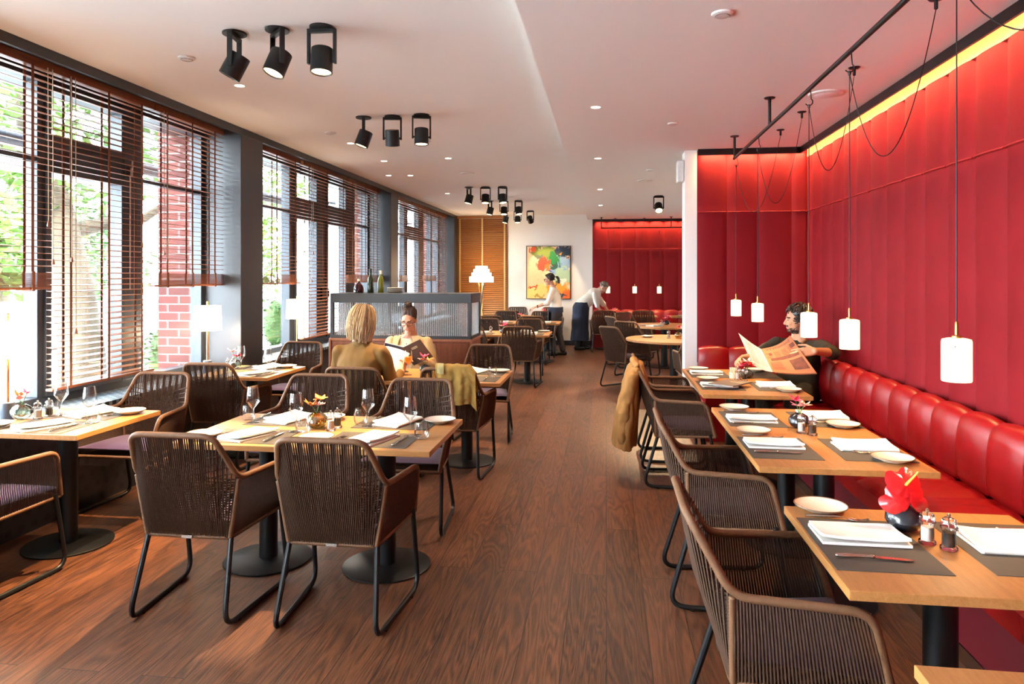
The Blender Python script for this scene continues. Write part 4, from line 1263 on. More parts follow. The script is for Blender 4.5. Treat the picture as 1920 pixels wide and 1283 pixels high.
# ------------------------------------------------------------------ service counter
t = thing('service_counter', 'walnut service cabinet with a black ribbed glass screen on top', 'cabinet', (-2.31, 7.99, 0))
MB().box(-.82, .82, -.29, .29, .06, .875).box(-.80, .80, -.27, .27, 0, .06).build('body', 'walnut', t, smooth=False)
MB().box(-.83, .83, -.30, .30, .875, .90).build('worktop', 'walnute', t, smooth=False, bevel=.002)
for a, b in ((-.80, -.36), (-.35, .10), (.11, .36), (.37, .80)):
    MB().box(a + .012, b - .012, -.302, -.29, .10, .85).build('door', 'walnut', t, smooth=False, bevel=.002)
for x in (-.82, -.355, .105, .365, .82): MB().box(x - .012, x + .012, -.306, -.29, .06, .875).build('stile', 'walnute', t, smooth=False)
f = MB()
f.box(-.82, .82, -.29, -.25, .90, .935); f.box(-.82, .82, -.29, -.25, 1.305, 1.41)
f.box(-.82, -.78, -.29, -.25, .935, 1.305); f.box(.78, .82, -.29, -.25, .935, 1.305)
f.box(.78, .82, .25, .29, .90, 1.41); f.box(.79, .82, -.25, .25, .90, .935); f.box(.79, .82, -.25, .25, 1.305, 1.41)
f.box(-.82, -.78, .25, .29, .90, 1.41); f.box(-.82, -.79, -.25, .25, 1.305, 1.41)
f.box(-.80, .80, -.26, .29, 1.385, 1.41)
f.build('screen_frame', 'anthracite', t, smooth=False, bevel=.003)
MB().box(-.78, .78, -.276, -.268, .935, 1.305).box(.802, .810, -.25, .25, .935, 1.305).build('ribbed_pane', 'ribbed', t, smooth=False)
g = thing('till_display', 'dark till display seen through the ribbed glass', 'screen', (-2.36, 7.98, .9003), math.radians(10))
MB().box(-.17, .17, -.012, .012, .12, .36).build('housing', 'dgrey', g, smooth=False, bevel=.004)
MB().box(-.12, .12, -.0135, -.012, .16, .27).build('display', 'screen', g, smooth=False)
MB().box(-.02, .02, -.01, .03, .01, .2).box(-.1, .1, -.06, .08, 0, .012).build('foot', 'dgrey', g, smooth=False)
g = thing('counter_laptop', 'dark upright folder at the right behind the ribbed glass', 'laptop', (-1.75, 7.88, .9003), math.radians(-6))  # plain dark box standing in for the laptop on the worktop
MB().box(-.12, .12, -.02, .02, 0, .17).build('laptop', 'dgrey', g, smooth=False, bevel=.003)
g = thing('low_dish', 'low dark dish at the left behind the ribbed glass', 'dish', (-2.85, 7.9, .9003))
MB().lathe([(.08, 0), (.11, .05), (.12, .075), (.11, .075), (.07, .01), (.0001, .008)], 24).build('dish', 'dgrey', g)
def bottle(x, y, label, prof, mname, capm):
    t = thing('bottle', label, 'bottle', (x, y, 1.4103), 0, 'bottles on the service counter')
    MB().lathe(prof, 24).build('body', mname, t)
    r, z = prof[-1]
    MB().lathe([(r + .0015, z - .03), (r + .0015, z + .012), (.0001, z + .013)], 12).build('stopper', capm, t)
BG = mat('dark green bottle glass', (28, 38, 18), .12); BO = mat('olive bottle glass', (92, 96, 26), .12); BD = mat('dark carafe glass', (40, 12, 18), .1)
PB = [(.036, 0), (.037, .004), (.037, .15), (.03, .175), (.0145, .20), (.0135, .27)]
bottle(-2.88, 7.95, 'squat dark carafe with a pale stopper on the service counter', [(.05, 0), (.06, .01), (.06, .05), (.045, .09), (.018, .12), (.015, .15)], BD, 'cream')
bottle(-2.73, 7.93, 'tall dark green wine bottle on the service counter', PB, BG, 'black')
bottle(-2.63, 8.0, 'olive green bottle with a pale neck on the service counter', [(.034, 0), (.035, .004), (.035, .15), (.028, .18), (.013, .205), (.0125, .25)], BO, 'cream')
m = []
for k in range(5):
    o = MB().lathe([(.0001, .001), (.06, 0), (.10, .010), (.103, .012), (.098, .0125), (.06, .004), (.0001, .0045)], 32).build('stacked_plate', 'china')
    o.location = (-2.45, 8.0, 1.4103 + k * .0125)
    tag(o, ['white plate at the bottom of the stack on the service counter', 'white plate second from the bottom of the stack on the service counter', 'white plate in the middle of the stack on the service counter', 'white plate second from the top of the stack on the service counter', 'white plate on top of the stack on the service counter'][k], 'plate', 'plates stacked on the service counter')

# ------------------------------------------------------------------ lamps
def table_lamp(x, y, label):
    t = thing('table_lamp', label, 'lamp', (x, y, .7003), 0, 'table lamps on the window sill')
    MB().lathe([(.036, 0), (.038, .003), (.038, .127), (.035, .13), (.0001, .13)], 24).build('base', mat('blue grey lamp base', (78, 84, 98), .4), t)
    MB().lathe([(.0085, .13), (.0085, .66)], 12).build('stem', 'brass', t)
    MB().lathe([(.006, .655), (.009, .66), (.009, .672), (.004, .676)], 10).build('finial', 'brass', t)
    MB().lathe([(.126, .405), (.119, .632), (.117, .632), (.124, .405)], 40).build('lamp_shade', 'shade', t)
    L = bpy.data.lights.new('lamp_bulb', 'POINT'); L.energy = 18; L.color = (1.0, .78, .52); L.shadow_soft_size = .05
    o = bpy.data.objects.new('lamp_bulb', L); COL.objects.link(o); o.parent = t; o.location = (0, 0, .39)
table_lamp(-3.64, 3.87, 'brass stemmed table lamp with white drum shade at the left picture edge')
table_lamp(-3.64, 6.05, 'brass stemmed table lamp with white drum shade beside the first dark pillar')
table_lamp(-3.62, 7.90, 'brass stemmed table lamp with white drum shade in front of the middle window')
t = thing('floor_lamp', 'floor lamp with stepped four tier white shade on crossed legs by the slatted wall', 'lamp', (-2.81, 15.75, 0))
m = MB()
for k, (r, z0, z1) in enumerate([(.275, 1.475, 1.60), (.225, 1.585, 1.69), (.18, 1.675, 1.77), (.14, 1.755, 1.84)]):
    m.lathe([(r, z0), (r, z1), (r - .06, z1 + .002), (r - .06, z1 - .002), (r - .003, z1 - .003), (r - .003, z0)], 40)
m.build('lamp_shade', 'shade', t)
for k in range(3):
    a = k * 2 * PI / 3 + .5
    MB().tube([(.21 * math.cos(a), .21 * math.sin(a), 0), (0.018 * math.cos(a + 1.2), .018 * math.sin(a + 1.2), .95), (-.08 * math.cos(a), -.08 * math.sin(a), 1.52)], .011, 8).build('leg', 'brass' if k != 1 else 'dgrey', t)
L = bpy.data.lights.new('floor_lamp_bulb', 'POINT'); L.energy = 10; L.color = (1.0, .70, .36); L.shadow_soft_size = .06
o = bpy.data.objects.new('floor_lamp_bulb', L); COL.objects.link(o); o.parent = t; o.location = (0, 0, 1.9)
L2 = L.copy(); L2.energy = 6; o = bpy.data.objects.new('floor_lamp_bulb', L2); COL.objects.link(o); o.parent = t; o.location = (0, 0, 1.45)

# hanging rail with hooks, cords and opal shades
def rail(x, y0, y1, z, zc, posts, axis, label):
    t = thing('hanging_rail', label, 'rail', (x, (y0 + y1) / 2, z) if axis == 'y' else ((y0 + y1) / 2, x, z))
    h = (y1 - y0) / 2; cy = (y0 + y1) / 2
    V = (lambda q, zz: (0, q, zz)) if axis == 'y' else (lambda q, zz: (q, 0, zz))
    MB().tube([V(-h, 0), V(h, 0)], .0135, 12).build('bar', 'black', t)
    for p in posts:
        c = V(p - cy, 0)
        MB().tube([V(p - cy, 0), V(p - cy, zc - z - .002)], .0115, 10).build('hanger', 'black', t)
        MB().lathe([(.036, zc - z - .010), (.040, zc - z - .006), (.040, zc - z - .001)], 24, c).build('rosette', 'black', t)
    return t
rail(1.20, .9, 6.90, 2.72, ZR, [1.6, 4.0, 5.43, 6.87][0:1] + [5.43, 6.87], 'y', 'black ceiling hung rail along the red wall carrying pendant lamps on hooks')
rail(15.9, -.12, 2.0, 2.69, ZR, [-.11, 1.42], 'x', 'black ceiling hung rail before the far red wall carrying pendant lamps')
PZ = 1.232
def pendant(x, y, cano, zr, zc, label, hook=True, axis='y', sag=.55, s=1.0):
    t = thing('pendant_lamp', label, 'pendant lamp', (x, y, PZ), 0, 'opal pendant lamps')
    zb = 0
    MB().lathe([(.0455, 0), (.0475, .003), (.0475, .140), (.045, .148), (.030, .152), (.012, .153), (.012, .150), (.043, .143), (.0455, .138), (.0435, .003)], 32).build('lamp_shade', 'opal', t)
    MB().lathe([(.016, .150), (.016, .160), (.006, .163), (.006, .205), (.004, .21)], 16).build('socket', 'brass', t)
    m = MB()
    for a in (2.2, 4.2, 6.2): m.ell((.0478 * math.cos(a), .0478 * math.sin(a), .125), .0025, .0025, .0025, 8, 6)
    m.build('screw', 'black', t)
    zt = zr - PZ
    # S hook on the rail
    hk = []
    ax = (lambda p, q: (p, 0, q)) if axis == 'y' else (lambda p, q: (0, p, q))
    for i in range(13):
        a = -.7 * PI + 1.35 * PI * (1 - i / 12) ; hk.append(ax(.0165 * math.cos(a + PI), zt + .004 + .017 * math.sin(a + PI) * -1))
    R1 = [ax(.018 * math.cos(a), zt + .018 * math.sin(a)) for a in [PI * 1.15 - i * .32 for i in range(9)]]
    R2 = [ax(.022 * math.cos(a), zt - .058 + .022 * math.sin(a)) for a in [PI * .30 - i * .40 for i in range(10)]]
    MB().tube(R1 + R2, .0032, 6).build('hook', 'black', t)
    top = zt - .085
    MB().tube([(0, 0, .205), (0, 0, top)], .0024, 6).build('cord', 'black', t)
    MB().lathe([(.005, top - .012), (.008, top - .004), (.008, top + .008), (.003, top + .012)], 10).build('grip', 'black', t)
    cx, cyy = cano[0] - x, cano[1] - y; cz = zc - PZ
    pts = []
    for i in range(40):
        f = i / 24
        zz = top + (cz - .05 - top) * f - sag * (1 - (2 * f - 1) ** 2) * (1 - .25 * f)
        pts.append((cx * f, cyy * f, zz))
    c = MB().tube(pts, .0024, 6).build('supply_cord', 'black', t)
    MB().lathe([(.004, cz - .055), (.009, cz - .05), (.009, cz - .012), (.03, cz - .008), (.036, cz - .001)], 20, (cx, cyy, 0)).build('ceiling_rose', 'black', t)
    Lg = bpy.data.lights.new('pendant_bulb', 'SPOT'); Lg.energy = 10; Lg.color = (1.0, .66, .32); Lg.spot_size = math.radians(125); Lg.spot_blend = .6; Lg.shadow_soft_size = .04
    o = bpy.data.objects.new('pendant_bulb', Lg); COL.objects.link(o); o.parent = t; o.location = (0, 0, -.006)
    return t
pendant(1.22, 2.66, (1.56, 1.9), 2.72, ZR, 'opal pendant lamp nearest the camera, above the red anthurium table', sag=.42)
pendant(1.225, 3.775, (1.56, 3.60), 2.72, ZR, 'opal pendant lamp second from the camera, above the pink orchid table', sag=.62)
pendant(1.22, 4.48, (1.56, 4.72), 2.72, ZR, "opal pendant lamp overlapping the newspaper reader's ear", sag=.55)
pendant(1.225, 5.97, (1.56, 5.93), 2.72, ZR, "opal pendant lamp above the reader's newspaper, second from the alcove wall", sag=.62)
pendant(1.205, 6.82, (1.56, 6.63), 2.72, ZR, 'opal pendant lamp nearest the white wall end', sag=.62)
for x, cx, s in ((.035, .20, 'beside the waiter'), (.624, .85, 'in the middle'), (1.161, 1.9, 'at the right')):
    pendant(x, 15.9, (cx, 16.2), 2.69, ZR, 'small opal pendant lamp before the far red wall, ' + s, axis='x', sag=.5)

# ceiling spotlights: yoke on a round rosette
def ceiling_spot(x, y, z, yaw, tilt, label, e=70, size=52):
    t = thing('ceiling_spotlight', label, 'spotlight', (x, y, z), yaw, 'black ceiling spotlights')
    MB().lathe([(.068, -.012), (.07, -.010), (.07, -.0005)], 32).build('rosette', 'black', t)
    MB().box(-.085, .085, -.014, .014, -.034, -.012).box(-.085, -.071, -.014, .014, -.215, -.034).box(.071, .085, -.014, .014, -.215, -.034).build('yoke', 'black', t, smooth=False, bevel=.001)
    M = Matrix.Translation((0, 0, -.20)) @ Matrix.Rotation(tilt, 4, 'X')
    h = MB().lathe([(.058, .075), (.062, .072), (.0635, -.068), (.058, -.070), (.054, -.060), (.0001, -.045)], 32, M=M)
    h.tube([M @ Vector((-.072, 0, 0)), M @ Vector((.072, 0, 0))], .008, 8)
    o = h.build('head', 'black', t)
    MB().lathe([(.0535, -.0615), (.0001, -.058)], 24, M=M).build('lens', 'bulb', o)
    d = M.to_3x3() @ Vector((0, 0, -1))
    p = M @ Vector((0, 0, -.075))
    L = bpy.data.lights.new('spot_beam', 'SPOT'); L.energy = e; L.color = (1.0, .70, .38); L.spot_size = math.radians(size); L.spot_blend = .35; L.shadow_soft_size = .03
    q = bpy.data.objects.new('spot_beam', L); COL.objects.link(q); q.parent = t; q.location = p; q.rotation_euler = d.to_track_quat('-Z', 'Y').to_euler()
    return t
def aimed(x, y, z, target, label, e, size, yaw):
    """turn the yoke to yaw and tilt the head so the beam goes towards the target as far as the yoke allows"""
    dx, dy, dz = target[0] - x, target[1] - y, target[2] - (z - .2)
    a = math.atan2(dy, dx) + PI / 2              # head tilts about local x; beam leans towards -y local for positive tilt
    hyp = math.hypot(dx, dy)
    return ceiling_spot(x, y, z, a if yaw is None else yaw, math.atan2(hyp, -dz) * -1 if yaw is None else 0, label, e, size)
near = 'black yoke spotlight, '
aimed(-2.192, 3.93, ZL, (-3.3, 3.75, .74), near + 'front row, leaning towards the window', 420, 44, None)
aimed(-1.911, 3.905, ZL, (-2.5, 3.3, .74), near + 'front row, in the middle', 420, 40, None)
aimed(-1.636, 3.90, ZL, (-1.63, 3.65, .74), near + 'front row, nearest the aisle', 420, 34, None)
aimed(-2.187, 6.16, ZL, (-2.9, 5.9, .74), near + 'second row, leaning towards the window', 260, 44, None)
aimed(-1.915, 6.155, ZL, (-2.0, 6.7, 1.0), near + 'second row, in the middle', 60, 36, None)
aimed(-1.64, 6.135, ZL, (-1.6, 6.0, .74), near + 'second row, nearest the aisle', 260, 40, None)
nm = ['third', 'fourth', 'fifth']
for r, y in enumerate((11.2, 13.28, 15.36)):
    for k, x in enumerate((-2.205, -1.935, -1.655)):
        tg = [(-2.7, y - .3, .7), (-1.9, y - .5, .74), (-1.3, y + (1.1 if r == 2 else -.4), 1.6 if r == 2 else .74)][k]
        aimed(x, y, ZL, tg, near + nm[r] + ' row, ' + ['leaning towards the window', 'in the middle', 'nearest the aisle'][k], 75, 46, None)
aimed(.85, 11.77, ZR, (.95, 10.2, .74), near + 'alone on the lower ceiling above the round tables', 220, 60, None)

def downlight(x, y, z, label, e=95):
    t = thing('downlight', label, 'ceiling light', (x, y, z), 0, 'recessed ceiling downlights')
    MB().lathe([(.035, -.0018), (.044, -.004), (.046, -.001), (.040, -.0012), (.035, -.0010)], 28).build('trim_ring', 'plastic', t)
    MB().lathe([(.034, -.0015), (.0001, -.0012)], 24).build('lens', 'down', t)
    L = bpy.data.lights.new('downlight_beam', 'SPOT'); L.energy = e; L.color = (1.0, .78, .54); L.spot_size = math.radians(95); L.spot_blend = .7; L.shadow_soft_size = .03
    o = bpy.data.objects.new('downlight_beam', L); COL.objects.link(o); o.parent = t; o.location = (0, 0, -.012)
for k, (x, y, s) in enumerate([(-2.758, 5.02, 'between the two nearest spotlight rows'), (-2.754, 7.35, 'just behind the second spotlight row'), (-2.762, 8.53, 'above the service counter, window side'), (-3.09, 9.75, 'closest to the second dark pillar'),
                               (-2.78, 9.79, 'beyond the service counter, left'), (-2.745, 12.0, 'left of the third spotlight row'), (-1.92, 8.44, 'above the service counter, aisle side')]):
    downlight(x, y, ZL, 'small lit recessed downlight in the higher ceiling ' + s)
for x, y, s in [(-.083, 5.56, 'nearest the camera'), (-.095, 7.97, 'second from the camera'), (-.096, 10.79, 'third from the camera'), (-.108, 13.2, 'farthest along the aisle'), (.50, 3.9 - 1.4, 'above the aisle out of view')][:4]:
    downlight(x, y, ZR, 'small lit recessed downlight in the lower ceiling above the aisle, ' + s, 130)
def disc(x, y, z, r, name, label, cat):
    t = thing(name, label, cat, (x, y, z))
    MB().lathe([(r * .7, -.014), (r * .95, -.010), (r, -.003), (r, -.0003)], 36).build('grille', 'plastic', t)
    MB().lathe([(r * .62, -.0175), (r * .68, -.0150)], 36).build('cover', 'ceil', t)
disc(-2.752, 4.33, ZL, .055, 'smoke_detector', 'small white disc on the ceiling nearest the windows', 'detector')
disc(-2.752, 6.78, ZL, .055, 'smoke_detector', 'small white disc on the ceiling left of the second spotlight row', 'detector')
disc(-1.93, 9.7, ZL, .10, 'ceiling_speaker', 'round white speaker in the higher ceiling beyond the second spotlight row', 'speaker')
disc(-1.924, 7.35, ZL, .06, 'smoke_detector', 'white disc on the ceiling just behind the second spotlight row', 'detector')
disc(.58, 3.66, ZR, .055, 'smoke_detector', 'white round detector on the lower ceiling near the top edge of the view', 'detector')
disc(1.575, 5.36, ZR, .12, 'ceiling_speaker', 'large round white speaker in the lower ceiling behind the hanging rail', 'speaker')
disc(.53, 9.86, ZR, .11, 'ceiling_speaker', 'round white speaker in the lower ceiling before the lone spotlight', 'speaker')
disc(.57, 6.23, ZR, .045, 'smoke_detector', 'small white disc on the lower ceiling left of the hanging rail', 'detector')
disc(.54, 8.9, ZR, .05, 'smoke_detector', 'small white disc on the lower ceiling near the white wall end', 'detector')
t = thing('wall_speaker', 'small white box high on the white wall end', 'speaker', (.82, 7.70, 2.72))
MB().box(-.075, -.0005, -.06, .06, -.115, .115).build('housing', 'plastic', t, smooth=False, bevel=.012)
MB().box(-.0005 - .012, -.0005, -.055, .055, -.10, .10).build('bracket', 'black', t, smooth=False)

# painting
t = thing('painting', 'large abstract painting of bright brushwork in a thin black frame on the far white wall', 'painting', (-1.348, YF - .02, 1.70))
MB().box(-.505, .505, -.03, -.012, -.61, .61).build('canvas', 'painting', t, smooth=False)
MB().box(-.52, .52, -.036, 0, .61, .622).box(-.52, .52, -.036, 0, -.622, -.61).box(-.52, -.506, -.036, 0, -.61, .61).box(.506, .52, -.036, 0, -.61, .61).build('frame', 'black', t, smooth=False)
# ------------------------------------------------------------------ people
SK = mat('fair skin', (208, 150, 122), .5, 0, .06, 20)
SK2 = mat('tanned skin', (206, 142, 106), .5, 0, .06, 20)
LIP = mat('lips', (196, 118, 102), .45)
STUB = mat('stubble', (164, 108, 80), .7)
EYEW = mat('eye white', (190, 178, 170), .25)
IRIS = mat('iris', (40, 28, 22), .2)
OLIVE = mat('olive jacket cloth', (112, 76, 18), .85, 0, .14, 12, .25, 60)
CREAM = mat('cream blazer cloth', (198, 170, 124), .85, 0, .08, 14, .2, 80)
IVORY = mat('ivory blouse', (240, 224, 196), .8, 0, .04, 20, .2, 60)
DGREEN = mat('dark olive sweater', (48, 40, 26), .9, 0, .15, 30, .3, 200)
SHIRT = mat('white shirt cloth', (238, 226, 214), .8, 0, .04, 14, .25, 40)
NAVY = mat('navy apron cloth', (40, 48, 70), .85, 0, .12, 10, .25, 30)
TROUS = mat('dark trousers', (54, 46, 46), .85, 0, .1, 20)
SHOE = mat('black shoes', (18, 18, 20), .35)
HB = [mat('blonde hair light', (206, 178, 134), .45, 0, .1, 60), mat('blonde hair', (172, 138, 94), .45, 0, .1, 60), mat('dark blonde hair', (124, 94, 62), .5, 0, .1, 60)]  # light, mid and dark blonde tones, mixed at random among the locks
HD = [mat('dark brown hair', (52, 30, 20), .4, 0, .1, 60), mat('brown hair', (76, 46, 28), .4, 0, .1, 60), mat('near black hair', (30, 20, 16), .4, 0, .1, 60)]
HG = [mat('grey hair', (150, 138, 124), .5, 0, .1, 60), mat('ash hair', (122, 108, 94), .5, 0, .1, 60), mat('silver hair', (178, 168, 154), .5, 0, .1, 60)]

def fuse(mb, voxel, smooth=4, fold=0.0, fscale=9.0, seed=0, zs=.55):
    """merge overlapping forms into one continuous skin"""
    o = mb.build('tmp', 'white')
    r = o.modifiers.new('r', 'REMESH'); r.mode = 'VOXEL'; r.voxel_size = voxel
    s = o.modifiers.new('s', 'SMOOTH'); s.factor = .5; s.iterations = smooth
    dg = bpy.context.evaluated_depsgraph_get()
    me = bpy.data.meshes.new_from_object(o.evaluated_get(dg))
    old = o.data
    bpy.data.objects.remove(o); bpy.data.meshes.remove(old)
    if fold:
        nn = [v.normal.copy() for v in me.vertices]
        for v, n in zip(me.vertices, nn):
            p = v.co
            d = mnoise.noise(Vector((p.x * fscale + seed, p.y * fscale, p.z * fscale * zs)))
            d += .5 * mnoise.noise(Vector((p.x * fscale * 2.3 + seed, p.y * fscale * 2.3, p.z * fscale * 2.3 * zs)))
            v.co = p + n * (d * fold)
    me.materials.clear()
    return me
def as_object(name, me, mats, parent, mfun=None):
    for m in mats: me.materials.append(m)
    if mfun:
        for f in me.polygons: f.material_index = mfun(f.center)
    me.polygons.foreach_set('use_smooth', [True] * len(me.polygons))
    me.name = name
    o = bpy.data.objects.new(name, me); COL.objects.link(o)
    o.parent = parent
    o.matrix_parent_inverse = (Matrix.Translation(parent.location)).inverted()
    return o
def put(mb, name, mats, parent, **k):
    o = mb.build(name, mats, parent, **k)
    o.matrix_parent_inverse = (Matrix.Translation(parent.location)).inverted()
    return o
def loft(mb, rings, n=24, M=None):
    vs = []; fs = []
    for c, rx, ry in rings:
        for j in range(n):
            a = 2 * PI * j / n
            vs.append((c[0] + rx * math.cos(a), c[1] + ry * math.sin(a), c[2]))
    for i in range(len(rings) - 1):
        for j in range(n):
            j2 = (j + 1) % n
            fs.append((i * n + j, i * n + j2, (i + 1) * n + j2, (i + 1) * n + j))
    fs.append(tuple(range(n - 1, -1, -1))); fs.append(tuple((len(rings) - 1) * n + j for j in range(n)))
    mb.add(vs, fs, 0, M)
def head(mb, M, jaw=1.0, nose=1.0):
    mb.ell((0, -.012, .030), .073, .092, .086, 24, 16, 0, M)
    mb.ell((0, .022, -.028), .060 * jaw, .066, .084, 24, 16, 0, M)
    mb.ell((0, .060, -.092), .024 * jaw, .024, .020, 14, 10, 0, M)
    for s in (-1, 1):
        mb.ell((s * .034 * jaw, .020, -.074), .026, .040, .030, 14, 10, 0, M)
        mb.ell((s * .036, .062, -.026), .022, .020, .022, 14, 10, 0, M)
        mb.ell((s * .074, -.008, -.008), .008, .020, .031, 12, 10, 0, M)
        mb.ell((s * .011, .094, -.034), .009, .011, .008, 10, 8, 0, M)
    mb.cap((0, .082, .012), (0, .105 * nose, -.028), .008, .0125, 10, 0, M)
    mb.cap((-.034, .074, .024), (.034, .074, .024), .011, .011, 10, 0, M)
    mb.cap((-.016, .082, -.058), (.016, .082, -.058), .007, .007, 10, 0, M)
    mb.cap((-.014, .080, -.068), (.014, .080, -.068), .0075, .0075, 10, 0, M)
    mb.cap((0, -.022, -.06), (0, -.035, -.17), .052, .053, 16, 0, M)
def hand(mb, w, d, n, side, curl=(.35, .45, .5, .55), thumb=.5, s=1.0):
    """palm with four bent fingers of unequal length and a thumb leaving its side; n is where the palm faces"""
    w = Vector(w); d = Vector(d).normalized(); n = Vector(n); n = (n - d * n.dot(d)).normalized()
    t = d.cross(n).normalized() * side
    for i in range(4):
        k = w + d * (.086 - .004 * abs(i - 1)) * s + t * (.029 - .0195 * i) * s
        mb.cap(w + t * (.014 - .010 * i) * s, k, .0165 * s, .0115 * s, 10)
        p = k; a = 0.0
        ln = [.041, .027, .021]; f = (.93, 1.05, .98, .78)[i]
        for q in range(3):
            a += curl[i] * (1.0 if q else .8)
            dd = d * math.cos(a) + n * math.sin(a)
            p2 = p + dd * ln[q] * f * s
            mb.cap(p, p2, (.0092 - .0008 * q) * s, (.0085 - .0009 * q) * s, 8)
            p = p2
    b = w + d * .025 * s + t * .022 * s
    d1 = (d * .55 + t * .75 + n * .45 * thumb).normalized(); p1 = b + d1 * .045 * s
    d2 = (d * .85 + t * .25 + n * .7 * thumb).normalized(); p2 = p1 + d2 * .034 * s; p3 = p2 + (d2 + n * .3).normalized() * .024 * s
    mb.cap(w + t * .01 * s, p1, .016 * s, .011 * s, 10); mb.cap(p1, p2, .0105 * s, .0095 * s, 8); mb.cap(p2, p3, .0095 * s, .0075 * s, 8)
def limb(mb, *pr):
    for (a, ra), (b, rb) in zip(pr, pr[1:]): mb.cap(a, b, ra, rb, 16)
def eyes(parent, M, closed=False):
    for s in (-1, 1):
        e = put(MB().ell((s * .030, .0745, .006), .0110, .0075, .0055 if not closed else .004, 14, 10, 0, M), 'eye', EYEW, parent)
        q = put(MB().ell((s * .030, .0805, .0055 if not closed else .002), .0062, .0028, .0055 if not closed else .002, 12, 8, 0, M), 'iris', IRIS, e)
def glasses(parent, M, mname='black', w=.028, h=.019):
    m = MB()
    for s in (-1, 1):
        o = [(s * .033 + x, .103 - .10 * (x + s * .033) ** 2 * 4, .004 + z) for x, z in rrect_outline(w, h, h * .75, 4)]
        m.tube(o, .0026, 6, True, 0, M)
        m.tube([(s * .062, .098, .010), (s * .076, .06, .010), (s * .079, .0, .006), (s * .078, -.02, -.006)], .0022, 6, False, 0, M)
    m.tube([(-.007, .104, .007), (0, .108, .010), (.007, .104, .007)], .0022, 6, False, 0, M)
    return put(m, 'eyeglasses', mname, parent)
def frame(ox, oy, oz, yaw, pitch=0, roll=0):
    return Matrix.Translation((ox, oy, oz)) @ Matrix.Rotation(math.radians(yaw), 4, 'Z') @ Matrix.Rotation(math.radians(pitch), 4, 'X') @ Matrix.Rotation(math.radians(roll), 4, 'Y')
def facemat(M, beard=False):
    Mi = M.inverted()
    def f(c):
        p = Mi @ c
        if p.y > .074 and abs(p.x) < .021 and -.071 < p.z < -.053: return 1
        if p.y > .060 and .012 < abs(p.x) < .050 and .021 < p.z < .029: return 2
        if beard:
            pass
        return 0
    return f
def strands(M, paths, r, nm=3):
    """tapering locks of hair; each path is given in the head's frame"""
    mb = MB()
    for P in paths:
        P = [M @ Vector(p) for p in P]
        Q = []
        for i in range(len(P) - 1):
            a = P[max(0, i - 1)]; b = P[i]; c = P[i + 1]; d = P[min(len(P) - 1, i + 2)]
            for k in range(3):
                t = k / 3
                Q.append(.5 * ((2 * b) + (c - a) * t + (2 * a - 5 * b + 4 * c - d) * t * t + (3 * b - a - 3 * c + d) * t ** 3))
        Q.append(P[-1])
        n = len(Q)
        mb.tube(Q, [r * (.55 + .9 * math.sin(PI * min(.98, .12 + .80 * i / n))) for i in range(n)], 5, False, random.randrange(nm))
    return mb

